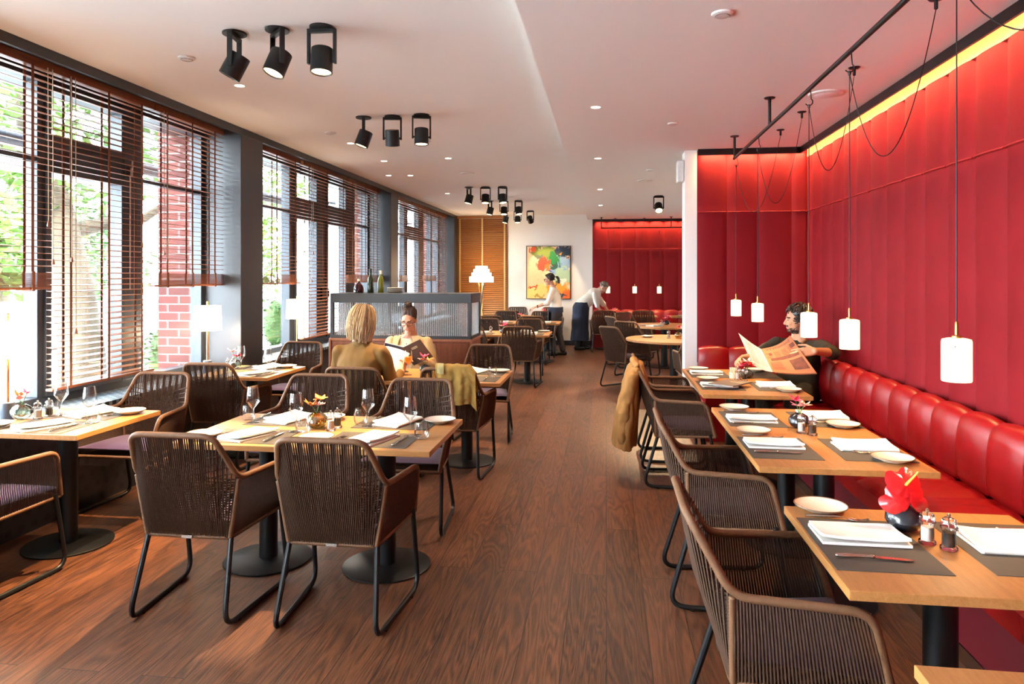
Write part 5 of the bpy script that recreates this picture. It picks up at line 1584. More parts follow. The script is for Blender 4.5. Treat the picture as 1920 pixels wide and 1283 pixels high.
# --- person in the olive jacket, back to us, holding an open menu
def olive():
    O = Vector((-2.03, 5.62, 0))
    t = thing('person', 'person from behind in an olive jacket with blonde bobbed hair, reading a white menu', 'person', O)
    T = Matrix.Translation(O) @ Matrix.Rotation(math.radians(-6), 4, 'Z')
    F = lambda x, y, z: T @ Vector((x, y, z))
    H = frame(O.x + .005, O.y + .095, 1.232, -26, -10, 0)
    rw, lw = F(.225, .36, .775), F(-.15, .36, .80)
    re, le = F(.245, .10, .70), F(-.265, .10, .70)
    rs, ls = F(.185, .03, .965), F(-.185, .03, .965)
    mb = MB()
    head(mb, H)
    loft(mb, [((0, -.04, .50), .15, .10), ((0, -.03, .70), .13, .09), ((0, .0, .88), .155, .095), ((0, .03, 1.0), .12, .07), ((.0, .05, 1.07), .055, .055)], 20, T)
    mb.cap(F(0, .04, 1.02), H @ Vector((0, -.02, -.08)), .055, .052)
    for s, e, w in ((rs, re, rw), (ls, le, lw)): limb(mb, (s, .045), (e, .036), (w, .026))
    hand(mb, rw, (.1, .8, .55), (-1, .1, .1), -1, (.5, .55, .6, .7))
    hand(mb, lw, (0, .8, .5), (1, .1, .1), 1, (.5, .55, .6, .7))
    for s in (-1, 1): limb(mb, (F(s * .09, 0, .545), .075), (F(s * .10, .42, .53), .055), (F(s * .10, .44, .10), .04), (F(s * .10, .56, .05), .035))
    as_object('body', fuse(mb, .0055, 3), [SK, LIP, HB[2]], t, facemat(H))
    mb = MB()
    loft(mb, [((0, -.04, .48), .185, .125), ((0, -.035, .66), .165, .12), ((0, -.005, .82), .19, .125), ((0, .02, .92), .20, .11), ((0, .035, .985), .17, .095), ((0, .05, 1.04), .10, .08), ((0, .06, 1.075), .07, .066)], 24, T)
    for s, e, w in ((rs, re, rw), (ls, le, lw)): limb(mb, (s, .066), (s.lerp(e, .5), .060), (e, .056), (e.lerp(w, .80), .042))
    for s in (-1, 1): mb.cap(F(s * .07, .04, 1.0), F(s * .19, .03, .965), .055, .058)
    as_object('jacket', fuse(mb, .009, 4, .014, 9, 3), [OLIVE], t)
    c = MB()
    c.lathe([(.078, -.03), (.086, .0), (.074, .038), (.066, .048), (.062, .046), (.072, .0), (.070, -.03)], 28, M=T @ Matrix.Translation((0, .05, 1.035)) @ Matrix.Rotation(math.radians(-14), 4, 'X'))
    put(c, 'collar', OLIVE, t)
    mb = MB(); mb.ell((0, -.03, .045), .086, .097, .090, 24, 16, 0, H)
    mb.ell((0, -.05, -.03), .080, .070, .09, 20, 14, 0, H)
    put(mb, 'hair', HB[1], t)
    P = []
    for i in range(760):
        a = random.uniform(.30, 2 * PI - .30) + PI / 2
        ca, sa = math.cos(a), math.sin(a)
        k = random.uniform(.96, 1.10)
        end = random.uniform(-.178, -.112) - .02 * math.cos(a)
        sw = random.uniform(-.45, .45)
        P.append([(.012 * ca + .008, .012 * sa - .01, .137), (.062 * ca * k, .07 * sa * k - .02, .118), (.094 * ca * k, .104 * sa * k - .025, .05), (.104 * math.cos(a + sw * .3) * k, .112 * math.sin(a + sw * .3) * k - .028, -.03),
                  (.106 * math.cos(a + sw * .6) * k, .108 * math.sin(a + sw * .6) * k - .03, -.085), (.094 * math.cos(a + sw) * k, .088 * math.sin(a + sw) * k - .03, end)])
    put(strands(H, P, .0034), 'bobbed_hair', HB, t)
    # the open menu in both hands
    b = thing('menu', 'open menu with white pages held by the person in the olive jacket', 'menu', F(.04, .43, .80))
    Mx = T @ Matrix.Translation((.085, .42, .865)) @ Matrix.Rotation(math.radians(-34), 4, 'X') @ Matrix.Rotation(math.radians(14), 4, 'Y')
    m = MB()
    m.grid(lambda s, q: (.135 * s, -.012 * math.sin(s * PI) + .03 * s, -.12 + .24 * q), 10, 4, 0, Mx, .002)
    m.grid(lambda s, q: (-.135 * s, -.012 * math.sin(s * PI) + .03 * s, -.12 + .24 * q), 10, 4, 0, Mx, .002)
    put(m, 'pages', 'paper', b)
    m = MB()
    m.grid(lambda s, q: (.14 * s, .006 + .03 * s, -.125 + .25 * q), 6, 3, 0, Mx, .003)
    m.grid(lambda s, q: (-.14 * s, .006 + .03 * s, -.125 + .25 * q), 6, 3, 0, Mx, .003)
    put(m, 'cover', 'menu', b)
olive()

# --- person in the cream blazer, facing us and reading
def blazer():
    O = Vector((-1.975, 6.93, 0))
    t = thing('person', 'person in a cream blazer with glasses and top bun, reading a brown menu', 'person', O)
    T = Matrix.Translation(O) @ Matrix.Rotation(PI, 4, 'Z')
    F = lambda x, y, z: T @ Vector((x, y, z))
    H = frame(O.x + .02, O.y - .10, 1.165, 180, -20, 0)
    rs, ls = F(.18, .03, .935), F(-.18, .03, .935)
    re, le = F(.26, .10, .70), F(-.26, .10, .70)
    rw, lw = F(.16, .33, .80), F(-.18, .33, .80)
    mb = MB(); head(mb, H, .96)
    loft(mb, [((0, -.04, .50), .15, .10), ((0, -.03, .70), .13, .09), ((0, .0, .86), .15, .095), ((0, .02, .96), .12, .07), ((0, .035, 1.02), .055, .055)], 20, T)
    mb.cap(F(0, .03, .96), H @ Vector((0, -.02, -.08)), .052, .05)
    for s, e, w in ((rs, re, rw), (ls, le, lw)): limb(mb, (s, .045), (e, .036), (w, .026))
    hand(mb, rw, (.0, -.75, .6), (1, 0, .2), -1, (.45, .5, .6, .7)); hand(mb, lw, (0, -.75, .6), (-1, 0, .2), 1, (.45, .5, .6, .7))
    for s in (-1, 1): limb(mb, (F(s * .09, 0, .545), .075), (F(s * .10, .42, .53), .055), (F(s * .10, .44, .10), .04), (F(s * .10, .56, .05), .035))
    as_object('body', fuse(mb, .0045, 2), [SK, LIP, HD[1]], t, facemat(H))
    eyes(t, H, True)
    glasses(t, H)
    mb = MB()
    loft(mb, [((0, .0, .55), .12, .10), ((0, .02, .75), .125, .10), ((0, .035, .88), .13, .095), ((0, .04, .955), .10, .075), ((0, .045, .985), .066, .060)], 24, T)
    as_object('blouse', fuse(mb, .008, 3, .004, 16, 2), [IVORY], t)
    m = MB()
    for k in range(4): m.ell(F(.0, .128 - .012 * k - (.0 if k else .012), .93 - .055 * k), .006, .006, .006, 8, 6)
    put(m, 'blouse_button', 'menug', t)
    mb = MB()
    loft(mb, [((0, -.045, .48), .20, .13), ((0, -.04, .66), .175, .12), ((0, -.015, .82), .20, .12), ((0, .0, .90), .205, .105), ((0, .012, .955), .16, .08), ((0, .01, .99), .085, .062)], 24, T)
    for s, e, w in ((rs, re, rw), (ls, le, lw)): limb(mb, (s, .066), (s.lerp(e, .5), .062), (e, .056), (e.lerp(w, .86), .042))
    for s in (-1, 1): mb.cap(F(s * .07, .02, .965), F(s * .19, .03, .93), .05, .055)
    as_object('blazer', fuse(mb, .009, 4, .006, 10, 8), [CREAM], t)
    for s in (-1, 1):   # fronts and lapels lying over the blouse
        m = MB()
        def fr(u, q, s=s):
            z = .985 - .44 * q
            xin = s * (.058 + .040 * math.sin(min(1, q * 1.25) * PI) * .9 - .035 * q)
            xout = s * (.105 + .10 * min(1, q * 3))
            x = xin + (xout - xin) * u
            y = .075 + .075 * math.sin(min(1, .25 + q * 1.3) * PI * .5) - .9 * max(0, abs(x) - .06) ** 1.5
            return F(x, y, z)
        m.grid(fr, 8, 16, thick=.006)
        put(m, 'front_panel', CREAM, t)
        m = MB()
        def lp(u, q, s=s):
            z = 1.01 - .26 * q
            wd = (.075 if q < .42 else .085) * (1 - q) ** .65 * (1 if not (.36 < q < .44) else .72)
            xin = s * (.052 + .052 * math.sin(min(1, q * 1.2) * PI * .6) - .05 * q * q)
            x = xin + s * wd * u
            y = .088 + .075 * math.sin(min(1, .25 + q * .85) * PI * .5) - .75 * max(0, abs(x) - .06) ** 1.5 + .006
            return F(x, y, z)
        m.grid(lp, 6, 20, thick=.005)
        put(m, 'lapel', CREAM, t)
    c = MB(); c.lathe([(.078, -.02), (.084, .0), (.074, .032), (.068, .036), (.070, .0), (.070, -.02)], 28, M=T @ Matrix.Translation((0, .005, .995)) @ Matrix.Rotation(math.radians(-32), 4, 'X'))
    put(c, 'collar', CREAM, t)
    mb = MB(); mb.ell((0, -.026, .042), .077, .092, .086, 24, 16, 0, H)
    put(mb, 'hair', HD[0], t)
    P = []
    for i in range(240):
        a = random.uniform(0, 2 * PI); ca, sa = math.cos(a), math.sin(a)
        front = max(0, sa + .25) / 1.25
        z0 = -.05 + .142 * front ** .8 + random.uniform(-.008, .008)
        r = 1.0 + random.uniform(.0, .05)
        k0 = math.sqrt(max(.05, 1 - ((z0 - .03) / .088) ** 2)); z1 = z0 * .4 + .072; k1 = math.sqrt(max(.05, 1 - ((z1 - .03) / .092) ** 2))
        P.append([(.073 * ca * r * k0, .092 * sa * r * k0 - .014, z0), (.076 * ca * r * k1, .094 * sa * r * k1 - .018, z1), (.050 * ca * r, .055 * sa * r - .03, .118), (.02 * ca, .02 * sa - .03, .140)])
    for i in range(70):
        a = random.uniform(0, 2 * PI); b = random.uniform(-.6, .9); ca, sa = math.cos(a), math.sin(a); q = a + random.uniform(.6, 1.2)
        P.append([(.032 * ca * math.cos(b), -.03 + .030 * sa * math.cos(b), .150 + .026 * math.sin(b)), (.036 * math.cos(q), -.03 + .034 * math.sin(q), .158 + .02 * math.sin(b)), (.03 * math.cos(q + .8), -.03 + .03 * math.sin(q + .8), .172 + random.uniform(-.01, .014))])
    m = strands(H, P, .0040); m.ell((0, -.03, .152), .032, .032, .028, 14, 10, 0, H)
    put(m, 'swept_up_hair', HD, t)
    # her menu, standing open towards her: brown outside with foil plate, navy lining
    b = thing('menu', 'brown menu with a foil name plate held open by the person in the cream blazer', 'menu', (-1.93, 6.57, .80))
    Mx = Matrix.Translation((-1.865, 6.50, .825)) @ Matrix.Rotation(math.radians(0), 4, 'Z') @ Matrix.Rotation(math.radians(22), 4, 'X')
    Mr = Mx @ Matrix.Rotation(math.radians(-31), 4, 'Y') @ Matrix.Rotation(math.radians(-12), 4, 'Z')
    Ml = Mx @ Matrix.Rotation(math.radians(20), 4, 'Y') @ Matrix.Rotation(math.radians(10), 4, 'Z') @ Matrix.Rotation(math.radians(-30), 4, 'X')
    m = MB().box(0, .25, -.003, .003, -.09, .12, 0, Mr); put(m, 'front_cover', 'menu', b, smooth=False)
    m = MB(); emblem(m, Mr @ Matrix.Translation((.14, -.0045, .07)) @ Matrix.Rotation(PI / 2, 4, 'X'), .035, .009); put(m, 'emblem', 'emblem', b)
    m = MB().box(-.25, 0, -.003, .003, -.08, .09, 0, Ml); put(m, 'back_cover', 'navy', b, smooth=False)
    m = MB().box(-.245, 0, .004, .006, -.076, .098, 0, Ml).box(0, .245, .004, .006, -.086, .115, 0, Mr); put(m, 'pages', 'paper', b, smooth=False)
blazer()
# orange drink
t = thing('wine_glass', 'stemmed glass of orange aperitif between the two people with menus', 'glass', (-1.72, 5.99, TZ + .0003))
MB().lathe([(.0001, .082), (.008, .083), (.022, .100), (.0385, .122), (.0395, .128), (.036, .17), (.030, .212), (.0288, .212), (.0348, .17), (.0382, .128), (.0372, .124), (.021, .103), (.008, .087), (.0001, .086)], 28).build('bowl', 'glass', t)
MB().lathe([(.036, 0), (.0365, .0015), (.02, .004), (.006, .008), (.0036, .02), (.0034, .06), (.006, .080), (.008, .083)], 24).build('stem', 'glass', t)
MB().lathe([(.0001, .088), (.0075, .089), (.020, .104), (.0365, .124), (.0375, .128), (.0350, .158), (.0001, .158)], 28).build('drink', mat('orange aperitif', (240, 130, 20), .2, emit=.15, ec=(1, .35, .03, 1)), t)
t = thing('phone', 'black phone lying beside the aperitif glass', 'phone', (-1.83, 6.2, TZ + .0003), .5)
MB().box(-.036, .036, -.075, .075, 0, .008).build('case', 'dgrey', t, smooth=False, bevel=.003)

# --- man reading a newspaper in the corner
def reader():
    O = Vector((1.70, 6.62, 0))
    t = thing('person', 'bearded person with dark wavy hair and a dark sweater, looking aside from a salmon newspaper', 'person', O)
    T = Matrix.Translation(O) @ Matrix.Rotation(math.radians(146), 4, 'Z')
    F = lambda x, y, z: T @ Vector((x, y, z))
    H = frame(1.68, 6.56, 1.215, 88, -3, 0)
    ls, rs = Vector((1.86, 6.47, .985)), Vector((1.53, 6.66, .985))
    le, lw = Vector((1.885, 6.22, .955)), Vector((1.665, 5.955, 1.0))
    re, rw = Vector((1.34, 6.62, .885)), Vector((1.235, 6.40, .90))
    mb = MB(); head(mb, H, 1.04, .965)
    loft(mb, [((0, -.03, .52), .16, .11), ((0, -.02, .70), .15, .10), ((0, .0, .88), .17, .105), ((0, .01, .99), .13, .075), ((0, .015, 1.05), .06, .06)], 20, T)
    mb.cap(F(0, .0, 1.0), H @ Vector((0, -.02, -.08)), .06, .056)
    limb(mb, (ls, .05), (le, .041), (le.lerp(lw, .4), .040), (lw, .028)); limb(mb, (rs, .05), (re, .041), (rw, .028))
    hand(mb, lw, (-.98, -.04, -.12), (-.05, .9, -.35), -1, (.18, .30, .42, .55), .6, 1.05)
    hand(mb, rw, (-.75, -.35, -.1), (.25, -.5, -.8), -1, (.5, .6, .65, .7), .7, 1.05)
    for s in (-1, 1): limb(mb, (F(s * .10, .02, .575), .085), (F(s * .12, .44, .56), .062), (F(s * .12, .46, .10), .045), (F(s * .12, .58, .05), .04))
    me = fuse(mb, .0045, 2)
    Hi = H.inverted(); R3 = H.to_3x3().inverted(); bd = []
    for v in me.vertices:
        p = Hi @ v.co; n = R3 @ v.normal
        jaw = -.118 < p.z < -.066 - .25 * max(0, .045 - abs(p.x)) * (1 if p.y > .07 else 0) + .5 * max(0, .03 - p.y) and p.y > -.005 and abs(p.x) < .075 and n.z < .5
        lip = p.y > .076 and abs(p.x) < .027 and -.053 < p.z < -.042
        if (jaw or lip) and random.random() < (.75 if lip or p.z < -.085 else .45):
            g = Vector((random.uniform(-.3, .3), .1, -1)); g = (g - n * g.dot(n)).normalized()
            bd.append([p - n * .001, p + n * .0016 + g * .003, p + n * .0018 + g * .0065])
    as_object('body', me, [SK2, LIP, HD[0]], t, facemat(H, True))
    put(strands(H, bd, .0011), 'beard', HD, t)
    eyes(t, H)
    mb = MB()
    loft(mb, [((0, -.03, .50), .195, .14), ((0, -.025, .66), .18, .13), ((0, .0, .84), .205, .13), ((0, .005, .93), .20, .11), ((0, .01, .995), .15, .088), ((0, .015, 1.035), .085, .075)], 24, T)
    limb(mb, (ls, .068), (ls.lerp(le, .5), .063), (le, .058), (le.lerp(lw, .20), .054)); limb(mb, (rs, .068), (rs.lerp(re, .5), .062), (re, .052), (re.lerp(rw, .75), .042))
    mb.cap(F(.07, .0, .99), rs, .055, .06); mb.cap(F(-.07, .0, .99), ls, .055, .06)
    for s in (-1, 1): limb(mb, (F(s * .10, .02, .575), .10), (F(s * .12, .44, .56), .078), (F(s * .12, .46, .13), .06))
    as_object('sweater', fuse(mb, .008, 4, .008, 12, 5), [DGREEN], t)
    c = MB(); c.lathe([(.074, -.015), (.080, .0), (.074, .012), (.068, .012), (.068, -.012)], 28, M=T @ Matrix.Translation((0, .018, 1.036)) @ Matrix.Rotation(math.radians(-12), 4, 'X'))
    put(c, 'collar', DGREEN, t)
    mb = MB(); mb.ell((0, -.030, .052), .084, .094, .086, 24, 16, 0, H); mb.ell((0, -.055, .0), .076, .06, .07, 20, 12, 0, H)
    put(mb, 'hair', HD[2], t)
    P = []
    for i in range(760):
        u = random.random(); a = random.uniform(0, 2 * PI)
        el = math.asin(random.uniform(-.35, 1)); ca, sa = math.cos(a), math.sin(a)
        if sa > .35 and el < .62: continue
        c = Vector((.080 * ca * math.cos(el), .094 * sa * math.cos(el) - .026, .045 + .090 * math.sin(el)))
        n = Vector((ca * math.cos(el), sa * math.cos(el), math.sin(el)))
        g = Vector((random.uniform(-1, 1), random.uniform(-.2, 1.2) * (1 if sa > -.2 else .1), -.5)); g = (g - n * g.dot(n)).normalized()
        w = n.cross(g)
        k = random.uniform(.7, 1.2)
        P.append([c - n * .004, c + n * .014 * k + g * .012, c + n * .017 * k + g * .030 + w * .010, c + n * .006 + g * .048 * k - w * .006])
    put(strands(H, P, .0040), 'wavy_hair', HD, t)
    # the newspaper: two leaves folded along the spine, the front one folded over below
    n = thing('newspaper', 'salmon coloured newspaper held open by the reader in the corner', 'newspaper', (1.42, 6.2, .85))
    A = Vector((1.303, 6.22, .985)); B = Vector((1.512, 6.10, 1.112)); C = Vector((1.635, 5.80, .845)); D = Vector((1.325, 5.88, .835))
    E2 = Vector((1.175, 6.54, 1.095)); G = Vector((1.27, 6.30, .80))
    nrm = (B - A).cross(D - A).normalized()
    def page(s, q, off=0.0):
        p = (A * (1 - s) + B * s) * (1 - q) + (D * (1 - s) + C * s) * q
        bow = .030 * math.sin(PI * s) * (1 - .5 * q) - .03 * math.sin(PI * q) * s
        return p + nrm * (bow + off)
    sgn = 1 if nrm.y < 0 else -1
    def leafp(s, q):
        p = (E2 * (1 - s) + A * s) * (1 - q) + (G.lerp(E2, .12) * (1 - s) + D * s) * q
        return p + nrm * (.025 * math.sin(PI * s))
    m = MB(); m.grid(page, 16, 16, thick=.0016); put(m, 'front_page', 'salmon', n)
    m = MB(); m.grid(lambda s, q: page(s, q, -sgn * .006), 12, 12, thick=.0016); m.grid(lambda s, q: page(min(1, s + .02), min(1, q + .015), -sgn * .012), 12, 12, thick=.0016); put(m, 'inner_sheet', 'salmon', n)
    m = MB(); m.grid(leafp, 12, 12, thick=.0016); put(m, 'opposite_leaf', mat('pale newsprint', (224, 184, 154), .85), n)
    # masthead lettering laid on the page
    cu = bpy.data.curves.new('masthead', 'FONT'); cu.body = 'FTWeekend'; cu.size = 1.0; cu.align_x = 'CENTER'
    co = bpy.data.objects.new('masthead_tmp', cu); COL.objects.link(co)
    dg = bpy.context.evaluated_depsgraph_get()
    me = bpy.data.meshes.new_from_object(co.evaluated_get(dg))
    bpy.data.objects.remove(co); bpy.data.curves.remove(cu)
    xs = [v.co.x for v in me.vertices]; x0, x1 = min(xs), max(xs)
    for v in me.vertices:
        s = .14 + .74 * (v.co.x - x0) / (x1 - x0); q = .135 - .115 * v.co.y
        v.co = page(s, q, sgn * .0022)
    me.materials.append(MT['ink']); me.name = 'masthead'
    o = bpy.data.objects.new('masthead', me); COL.objects.link(o); o.parent = n; o.matrix_parent_inverse = Matrix.Translation(n.location).inverted()
    ink = MB(); ph = MB()
    rnd = random.Random(3)
    def patch(mb, s0, s1, q0, q1, off=.0018, k=3):
        mb.grid(lambda s, q: page(s0 + (s1 - s0) * s, q0 + (q1 - q0) * q, sgn * off), k, k)
    for col in range(4):
        for r in range(13):
            q = .235 + r * .017
            if .30 < q < .36 and col in (0,): continue
            patch(ink, .05 + col * .22, .05 + col * .22 + rnd.uniform(.14, .19), q, q + .0055, k=2)
    for r in range(12):
        patch(ink, .05, .05 + rnd.uniform(.24, .30), .62 + r * .024, .62 + r * .024 + .008, k=2)
    put(ink, 'text_lines', 'ink', n)
    patch(ph, .13, .22, .25, .35, .0026); patch(ph, .12, .92, .46, .56, .0026, 6); patch(ph, .55, .94, .62, .90, .0026, 6); patch(ph, .80, .96, .20, .32, .0026); 
    put(ph, 'printed_pictures', 'photo', n)
    m = MB()
    for r in range(16):
        q = .12 + r * .045
        for a in (.15, .55):
            m.grid(lambda s, w, q=q, a=a: leafp(a + .3 * s, q + .010 * w) + nrm * (sgn * .0018), 2, 1)
    put(m, 'leaf_text_lines', 'ink', n)
reader()

# --- waitress walking past the painting
def waitress():
    O = Vector((-1.03, 14.28, 0))
    t = thing('person', 'standing waitress in white shirt with dark ponytail and glasses, facing left before the painting', 'person', O)
    T = Matrix.Translation(O) @ Matrix.Rotation(PI / 2, 4, 'Z')
    F = lambda x, y, z: T @ Vector((x, y, z))
    H = frame(O.x - .12, O.y, 1.545, 90, -10, 0)
    ls, rs = F(-.0 + .165, .05, 1.335), F(-.165, .05, 1.335)
    # in her frame +x is her right hand side; the camera sees her left
    le, lw = F(-.20, .13, 1.07), F(-.17, .34, 1.00)
    ls, rs = F(-.165, .04, 1.335), F(.165, .05, 1.335)
    re, rw = F(.20, .16, 1.08), F(.14, .40, .98)
    mb = MB(); head(mb, H)
    loft(mb, [((0, -.02, .85), .15, .105), ((0, 0, 1.02), .12, .09), ((0, .02, 1.22), .145, .10), ((0, .03, 1.34), .12, .07), ((0, .05, 1.42), .055, .055)], 20, T)
    mb.cap(F(0, .04, 1.36), H @ Vector((0, -.02, -.08)), .055, .05)
    for s, e, w in ((rs, re, rw), (ls, le, lw)): limb(mb, (s, .042), (e, .034), (w, .025))
    hand(mb, lw, (-.9, 0, -.25), (0, .3, -1), -1, (.3, .35, .4, .4)); hand(mb, rw, (-.9, 0, -.3), (0, -.3, -1), 1, (.3, .35, .4, .4))
    limb(mb, (F(-.085, -.02, .86), .085), (F(-.085, .06, .48), .058), (F(-.085, .02, .09), .038)); limb(mb, (F(.085, -.02, .86), .085), (F(.085, -.06, .48), .058), (F(.085, -.16, .10), .038))
    as_object('body', fuse(mb, .008, 3), [SK, LIP, HD[0]], t, facemat(H))
    eyes(t, H); glasses(t, H)
    mb = MB()
    loft(mb, [((0, -.02, .94), .165, .125), ((0, -.01, 1.05), .15, .12), ((0, .015, 1.22), .17, .125), ((0, .03, 1.32), .15, .09), ((0, .045, 1.395), .075, .065)], 24, T)
    for s, e, w in ((rs, re, rw), (ls, le, lw)): limb(mb, (s, .06), (s.lerp(e, .5), .058), (e, .052), (e.lerp(w, .25), .046))
    as_object('shirt', fuse(mb, .010, 4, .008, 12, 9), [SHIRT], t)
    mb = MB()
    limb(mb, (F(-.085, -.02, .88), .105), (F(-.085, .06, .48), .076), (F(-.085, .03, .10), .062)); limb(mb, (F(.085, -.02, .88), .105), (F(.085, -.06, .48), .076), (F(.085, -.15, .12), .062))
    loft(mb, [((0, -.02, .80), .18, .13), ((0, -.02, .93), .165, .12)], 24, T)
    as_object('trousers', fuse(mb, .011, 4, .006, 9, 1), [TROUS], t)
    m = MB(); m.lathe([(.182, .88), (.190, .88), (.186, .985), (.178, .985)], 32, sy=.78, M=T @ Matrix.Translation((0, -.015, 0)))
    m.grid(lambda s, q: F(-.17 + .34 * s, .115 + .025 * math.sin(PI * s) + .02 * q, .92 - .5 * q), 10, 8, thick=.006)
    put(m, 'apron', NAVY, t)
    for s, y in ((-.085, .03), (.085, -.15)):
        put(MB().cap(F(s, y - .05, .042), F(s, y + .10, .034), .040, .034, 14), 'shoe', SHOE, t)
    put(MB().lathe([(.026, -.012), (.030, -.012), (.030, .012), (.026, .012)], 16, M=Matrix.Translation(lw) @ Matrix.Rotation(PI / 2, 4, 'Y')), 'wristband', 'black', t)
    mb = MB(); mb.ell((0, -.03, .045), .079, .092, .086, 24, 16, 0, H); put(mb, 'hair', HD[0], t)
    P = []
    for i in range(150):
        a = random.uniform(0, 2 * PI); ca, sa = math.cos(a), math.sin(a); r = 1.03 + random.uniform(-.02, .04)
        z0 = -.03 + .12 * max(0, sa)
        P.append([(.072 * ca * r, .084 * sa * r - .018, z0), (.078 * ca * r, .05 * sa - .03, .06 + .05 * abs(sa)), (.045 * ca, -.10, .04 + .02 * random.random()), (.012 * ca, -.128, .03)])
    for i in range(60):
        x, y = random.uniform(-.022, .022), random.uniform(-.02, .02)
        P.append([(0, -.125, .03), (x, -.16 + y, .03), (x * 1.3, -.182 + y, -.03), (x, -.175 + y, -.10 - random.uniform(0, .02))])
    put(strands(H, P, .0055), 'ponytail', HD, t)
    put(MB().lathe([(.013, -.01), (.018, -.01), (.018, .01), (.013, .01)], 14, M=H @ Matrix.Translation((0, -.130, .03)) @ Matrix.Rotation(PI / 2, 4, 'X')), 'hair_tie', 'plastic', t)
waitress()

# --- waiter bending over a small table
def waiter():
    O = Vector((-.50, 15.55, 0))
    t = thing('person', 'grey haired waiter in a white shirt and long navy apron bending over a small table', 'person', O)
    F = lambda x, y, z: O + Vector((x, y, z))
    hip, chest, neck = F(-.04, .02, .96), F(.24, .0, 1.21), F(.33, -.01, 1.285)
    H = frame(O.x + .435, O.y - .03, 1.36, -100, -48, 0)
    a, b = F(.26, -.17, 1.20), F(.28, .17, 1.20)
    ae, aw = F(.30, -.20, .97), F(.42, -.18, .80); be, bw = F(.44, .18, .98), F(.56, .14, .80)
    mb = MB(); head(mb, H)
    limb(mb, (hip, .115), (hip.lerp(chest, .5), .11), (chest, .125), (neck, .06)); mb.cap(neck, H @ Vector((0, -.02, -.07)), .056, .052)
    mb.cap(a, b, .055, .055)
    for s, e, w in ((a, ae, aw), (b, be, bw)): limb(mb, (s, .046), (e, .036), (w, .027))
    hand(mb, aw, (.6, -.1, -.45), (0, .3, -1), -1, (.3, .3, .35, .35)); hand(mb, bw, (.6, -.1, -.45), (0, -.3, -1), 1, (.3, .3, .35, .35))
    for s in (-1, 1): limb(mb, (F(-.05, s * .08, .90), .085), (F(-.06 + .03 * s, s * .10, .48), .058), (F(-.08 + .05 * s, s * .10, .09), .042))
    as_object('body', fuse(mb, .009, 3), [SK, LIP, HG[1]], t, facemat(H))
    mb = MB(); limb(mb, (F(-.03, .01, .98), .145), (hip.lerp(chest, .5), .145), (chest, .148), (neck, .075)); mb.cap(a, b, .068, .068)
    for s, e, w in ((a, ae, aw), (b, be, bw)): limb(mb, (s, .066), (s.lerp(e, .6), .062), (e, .056))
    as_object('shirt', fuse(mb, .011, 4, .009, 11, 4), [SHIRT], t)
    mb = MB()
    loft(mb, [((-.08, 0, .20), .21, .22), ((-.07, 0, .45), .185, .20), ((-.06, .0, .75), .185, .20), ((-.055, 0, .93), .185, .19), ((-.02, 0, 1.04), .16, .165)], 28, Matrix.Translation(O))
    as_object('apron', fuse(mb, .014, 3, .014, 7, 2), [NAVY], t)
    mb = MB()
    for s in (-1, 1): limb(mb, (F(-.06 + .03 * s, s * .10, .60), .075), (F(-.08 + .05 * s, s * .10, .07), .062))
    as_object('trousers', fuse(mb, .010, 3, .004, 9, 1), [SHOE], t)
    for s in (-1, 1):
        put(MB().cap(F(-.11 + .05 * s, s * .10, .045), F(.06 + .05 * s, s * .10, .036), .046, .037, 14), 'shoe', SHOE, t)
    mb = MB(); mb.ell((0, -.03, .045), .079, .092, .086, 24, 16, 0, H); put(mb, 'hair', HG[1], t)
    P = []
    for i in range(160):
        q = random.uniform(0, 2 * PI); el = math.asin(random.uniform(-.3, 1)); ca, sa = math.cos(q), math.sin(q)
        if sa > .35 and el < .6: continue
        n = Vector((ca * math.cos(el), sa * math.cos(el), math.sin(el)))
        c = Vector((.076 * n.x, .090 * n.y - .027, .044 + .084 * n.z)); g = (Vector((0, 1, -.4)) - n * n.y).normalized()
        P.append([c - n * .003, c + n * .008 + g * .01, c + n * .006 + g * .026])
    put(strands(H, P, .006), 'short_hair', HG, t)
waiter()

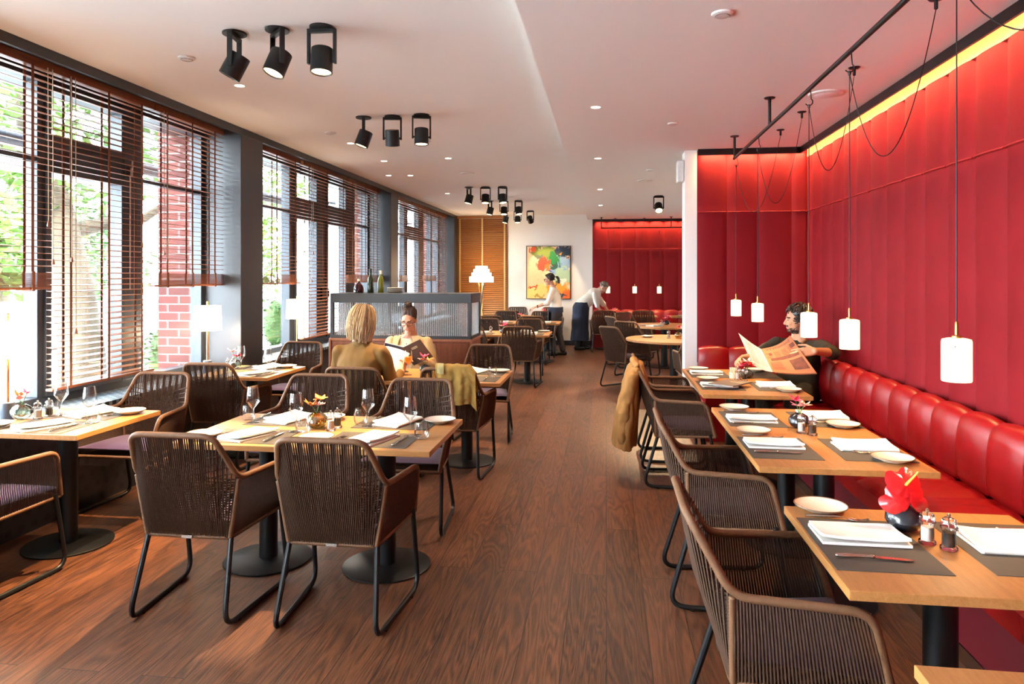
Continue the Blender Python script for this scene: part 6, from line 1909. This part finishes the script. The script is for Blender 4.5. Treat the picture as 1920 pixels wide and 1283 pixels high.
# ------------------------------------------------------------------ coats on chair backs
def coat(name, label, cx, cy, deg, m, u0, u1, drop_out, drop_in, seed, flare=.0, bulge=.03, group=None, patch=None):
    """cloth thrown over a chair's top rail, falling behind and a little in front"""
    t = thing(name, label, 'jacket' if 'jacket' in name else 'coat', (cx, cy, 0), math.radians(deg))
    def fn(s, q):
        x = u0 + (u1 - u0) * s
        L = q * (drop_out + drop_in)
        fold = math.sin(s * 15 + seed) * .6 + math.sin(s * 27 + seed * 2 + q * 3) * .4
        if L < drop_in:
            d = drop_in - L
            y = TOPY + .030 + .55 * d * .45; z = TOPZ + .012 - d
            y += .010 * fold * min(1, d / .1)
        elif L < drop_in + .07:
            a = (L - drop_in) / .07 * PI
            y = TOPY + .030 * math.cos(a); z = TOPZ + .012 + .026 * math.sin(a)
        else:
            d = L - drop_in - .07
            lim = d * (.16 if d < .45 else .12)
            y = TOPY - .030 + lim * (1 if flare == 0 else .2) - flare * d
            y -= bulge * (fold * .5 + .5) * min(1, d / .15) 
            z = TOPZ + .012 - d - .02 * math.sin(s * 3.2)
            x = (u0 + u1) / 2 + (x - (u0 + u1) / 2) * (1 + .35 * d * (1 if flare else .2)) + .012 * fold * min(1, d / .2)
        cor = max(0, abs(x) - (TOPX - .03))
        z -= cor * 1.1
        w = .006 * mnoise.noise(Vector((x * 18 + seed, L * 16, seed))) + .004 * mnoise.noise(Vector((x * 30, L * 40 + seed, 2)))
        return (x, y + w, z + w)
    MB().grid(fn, 48, 64, thick=.006).build('cloth', m, t, angle=80)
    return t, fn
TAN = mat('tan canvas', (150, 100, 44), .85, 0, .14, 10, .35, 50)
KHAKI = mat('khaki cotton', (150, 112, 44), .85, 0, .14, 10, .35, 50)
t = thing('canvas_jacket', "tan canvas jacket hanging from an aisle chair beside the reader's table", 'jacket', (.60, 5.66, 0), -PI / 2)
def local_part(name, mb, voxel, fold, fs, seed, zs):
    me = fuse(mb, voxel, 4, fold, fs, seed, zs)
    me.materials.append(TAN); me.polygons.foreach_set('use_smooth', [True] * len(me.polygons)); me.name = name
    o = bpy.data.objects.new(name, me); COL.objects.link(o); o.parent = t
mb = MB()
loft(mb, [((0, -.355, .925), .15, .022), ((0, -.372, .89), .205, .045), ((.0, -.400, .76), .225, .064), ((.01, -.430, .58), .235, .082), ((.01, -.450, .40), .240, .092), ((.01, -.462, .27), .245, .096)], 36)
loft(mb, [((0, -.340, .92), .15, .020), ((0, -.320, .86), .205, .022), ((0, -.285, .74), .20, .020), ((0, -.270, .68), .18, .014)], 30)
local_part('cloth', mb, .007, .024, 13, 3, .16)
mb = MB(); limb(mb, ((.195, -.40, .83), .050), ((.215, -.455, .62), .052), ((.205, -.475, .36), .046))
local_part('sleeve', mb, .006, .012, 12, 6, 1.0)
mb = MB(); limb(mb, ((-.17, -.37, .91), .028), ((.0, -.385, .935), .032), ((.17, -.37, .91), .028))
local_part('collar', mb, .006, .010, 14, 1, .6)
t, fn = coat('khaki_coat', 'olive khaki coat folded over the back of an empty chair near the aisle', -1.22, 5.70, 0, KHAKI, -.09, .225, .34, .14, 4.1, bulge=.03)
MB().grid(lambda s, q: Vector(fn(.06 + .16 * s, .30 + .22 * q)) + Vector((0, -.012, .004)), 8, 12, thick=.006).build('facing', mat('pale coat lining', (160, 146, 96), .85), t, angle=80)
